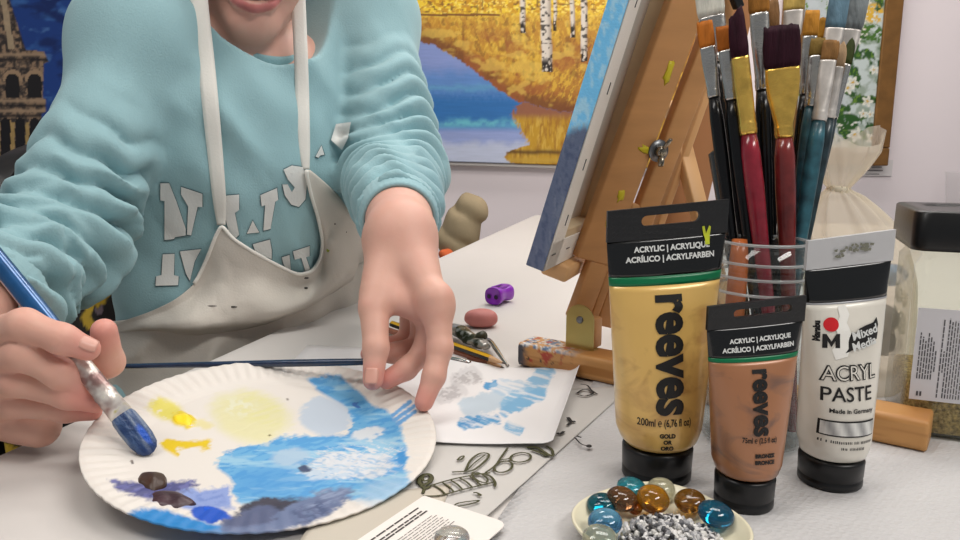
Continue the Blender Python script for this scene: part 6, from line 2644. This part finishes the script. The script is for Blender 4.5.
o = mk('backrest', grid(back_fn, 40, 30), M_chair, ch)
solid(o, .035, 0)
md = o.modifiers.new('round', 'BEVEL')
md.width = .012
md.segments = 3
cloth = grid(lambda u, v: back_fn(.02 + .60 * u, .06 + .52 * v) + nq * (.030 + .010 * np.sin(u * 17 + 2 * v))[:, None], 90, 70)
cv = cloth[0]
q = np.stack([cv @ uq, cv[:, 2]], -1)
n_ = fbm(q[:, 0] * 34, q[:, 1] * 34, 131, 3)
n2_ = fbm(q[:, 0] * 40 + 9, q[:, 1] * 40, 132, 3)
cc_ = np.ones((len(cv), 3)) * lin((40, 36, 36))
cc_ = mixc(cc_, (206, 170, 56), sst(.52, .56, n_))
cc_ = mixc(cc_, (128, 110, 120), sst(.56, .60, n2_) * (n_ < .53))
o = mk('patterned_jacket', cloth, mat('patterned_jacket', None, .8, attr=True), loc=[*(bc - nq * 0)[:2], .52], cols=cc_)
solid(o, .012, 1)
tag(o, 'black and yellow patterned jacket hanging over the inside of the chair back', 'jacket')
for a in (-.19, .19):
    for b in (-.18, .18):
        q = SC + uq * a + nq * b
        mk('leg', tube([[q[0], q[1], .38], [q[0] + uq[0] * a * .15, q[1] + uq[1] * a * .15, 0.0]], [.014, .011], 14), M_steel, ch)
for a in (-.12, .12):
    q = bc + uq * a
    mk('back_post', tube(spline([[*(SC + uq * a - nq * .17)[:2], .385], [*(q - nq * .015)[:2], .43], [*(q - nq * .02)[:2], .56]], 14), .010, 12), M_steel, ch)

# ---------------------------------------------------------------- brush in the right hand
b0, b1 = P(-46, 206, .492), P(152, 453, .462)
ax = nrm(b1 - b0)
L = np.linalg.norm(b1 - b0)
vv = nrm(CAM - (b0 + b1) / 2)
s = nrm(np.cross(ax, vv))
u = np.cross(ax, s)
th = np.linspace(0, 2 * PI, 28, endpoint=False)
rg = lambda k, a, b, e=1.0: b0 + ax * L * k + (np.sign(np.cos(th)) * np.abs(np.cos(th)) ** e * a)[:, None] * s + (np.sign(np.sin(th)) * np.abs(np.sin(th)) ** e * b)[:, None] * u
bt = thing('paintbrush', (b0 + b1) / 2, 'brush held in the right hand, metallic blue handle, bristles loaded with blue paint', 'paintbrush')


def kk_(px):
    q = b0 + ax * np.linspace(0, L, 800)[:, None]
    return np.argmin(np.abs(proj(q)[:, 0] - px)) / 799.0


kf0, kf1, kb1 = kk_(74), kk_(122), 1.0
mk('handle', loft([rg(0, .0035, .0035), rg(.02, .0052, .0052), rg(.2, .0064, .0064), rg(kf0 * .7, .0068, .0068), rg(kf0 * .93, .0066, .0066), rg(kf0 + .01, .0058, .0058)]), mat('metallic_blue', (20, 84, 140), .25, .35, coat=.8, var=.3, vscale=40), bt)
mf = mat('smeared_ferrule', (206, 196, 190), .3, .45, bump=.35, bscale=180)
nt = mf.node_tree
tn = nt.nodes.new('ShaderNodeTexNoise')
tn.inputs['Scale'].default_value = 90
cr = nt.nodes.new('ShaderNodeValToRGB')
el = cr.color_ramp.elements
el[0].position, el[0].color = .36, (*lin((150, 120, 116)), 1)
el[1].position, el[1].color = .60, (*lin((232, 226, 218)), 1)
e3 = el.new(.68)
e3.color = (*lin((206, 196, 110)), 1)
tcn = nt.nodes.new('ShaderNodeTexCoord')
nt.links.new(tcn.outputs['Object'], tn.inputs['Vector'])
nt.links.new(tn.outputs['Fac'], cr.inputs['Fac'])
nt.links.new(cr.outputs['Color'], nt.nodes['Principled BSDF'].inputs['Base Color'])
kd = kf1 - kf0
mk('ferrule', loft([rg(kf0 - .006, .0060, .0060), rg(kf0, .0066, .0066), rg(kf0 + kd * .08, .0062, .0062), rg(kf0 + kd * .13, .0068, .0067), rg(kf0 + kd * .2, .0062, .0060), rg(kf0 + kd * .6, .0066, .0052, .9), rg(kf0 + kd * .66, .0072, .0053, .9), rg(kf0 + kd * .7, .0067, .0050, .9), rg(kf1, .0072, .0040, .8)]), mf, bt)
V, F = loft([rg(kf1 - .004, .0068, .0038, .8), rg(kf1 + .01, .0078, .0044, .8), rg(kf1 + (1 - kf1) * .35, .0082, .0046, .8), rg(kf1 + (1 - kf1) * .65, .0080, .0040, .9), rg(kf1 + (1 - kf1) * .85, .0068, .0030), rg(kf1 + (1 - kf1) * .95, .0046, .0018), rg(1.0, .0016, .0006)])
bm = bmesh.new()
vs = [bm.verts.new(v) for v in V]
for f in F:
    bm.faces.new([vs[i] for i in f])
bmesh.ops.subdivide_edges(bm, edges=bm.edges[:], cuts=3, use_grid_fill=True)
bm.verts.index_update()
V = np.array([v.co[:] for v in bm.verts])
F = [tuple(v.index for v in f.verts) for f in bm.faces]
bm.free()
qx, qa = (V - b0) @ s, (V - b0) @ ax
n_ = fbm(qx * 420, qa * 60, 141)
cc_ = np.ones((len(V), 3)) * lin((60, 84, 124))
cc_ = mixc(cc_, (120, 132, 152), sst(.5, .66, n_) * .8)
cc_ = mixc(cc_, (24, 48, 92), sst(.48, .36, n_) * .8)
cc_ = mixc(cc_, (20, 84, 190), sst(1.2, .6, np.hypot((qx + .003 * np.sign(np.dot(s, RT)) * -1) / .0022, (qa - L * .945) / .0085) + .8 * (n_ - .5)))
cc_ = mixc(cc_, (22, 50, 104), sst(L * .95, L, qa) * .7)
mk('bristles', (V, F), mat('blue_bristles', None, .4, attr=True, bump=.7, bscale=300), bt, cols=cc_)

# ================================================================ beige bag on a stool by the far table edge
sq = P(462, 256, 1.83)
stool = thing('stool', [sq[0], sq[1], 0], 'plain stool beyond the far table edge, under the beige cloth bag', 'stool')
sz = sq[2] - .02
mk('seat', lathe([(.001, 0), (.10, 0), (.105, .006), (.105, .022), (.10, .028), (.001, .028)], [sq[0], sq[1], sz - .028], n=32), M_wood2, stool)
for a in range(4):
    x = a * PI / 2 + .6
    mk('leg', tube([[sq[0] + .07 * math.cos(x), sq[1] + .07 * math.sin(x), sz - .02], [sq[0] + .10 * math.cos(x), sq[1] + .10 * math.sin(x), 0]], .011, 10), M_wood2, stool)
px = [(443, 216), (437, 235), (441, 250), (452, 262), (472, 256), (485, 232), (483, 206), (476, 194), (459, 198), (449, 207)]
bagc = P(462, 230, 1.83)
fld = nrm(bagc - CAM)


def bag_sd(p):
    d = cap(p, P(455, 240, 1.83), P(470, 214, 1.83), .046, .040)
    d = smin(d, cap(p, P(460, 252, 1.83), P(458, 226, 1.83), .042, .034), .03)
    d = smin(d, cap(p, P(474, 206, 1.83), P(466, 204, 1.83), .024, .022), .03)
    q = p - bagc
    d = d - .008 * (np.abs(np.sin(q[:, 0] * 40 + q[:, 2] * 34 + 2 * vn3(q * 20, 9))) - .5)
    return smax(d, sz - p[:, 2], .006)


clb = thing('cloth_bag', [sq[0], sq[1], sz], 'slumped beige cloth bag beyond the far table edge, right of the rolled sleeve', 'bag')
mk('cloth', nets(bag_sd, bagc - .14, bagc + .14, .005), mat('beige_cloth', (150, 134, 106), .85, bump=.2, bscale=200, var=.1, vscale=14), clb)
V, F = lathe([(.001, -.016)] + [(.018 * math.cos(a), .014 * math.sin(a)) for a in np.linspace(-1.3, 1.3, 9)] + [(.001, .014)], P(446, 255, 1.78), n=20)
mk('tag', (V + .010 * (np.stack([vn3(V * 70, 1), vn3(V * 70, 2), vn3(V * 70, 3)], -1) - .5), F), mat('orange_felt', (206, 96, 46), .8), clb, label='orange felt tag')
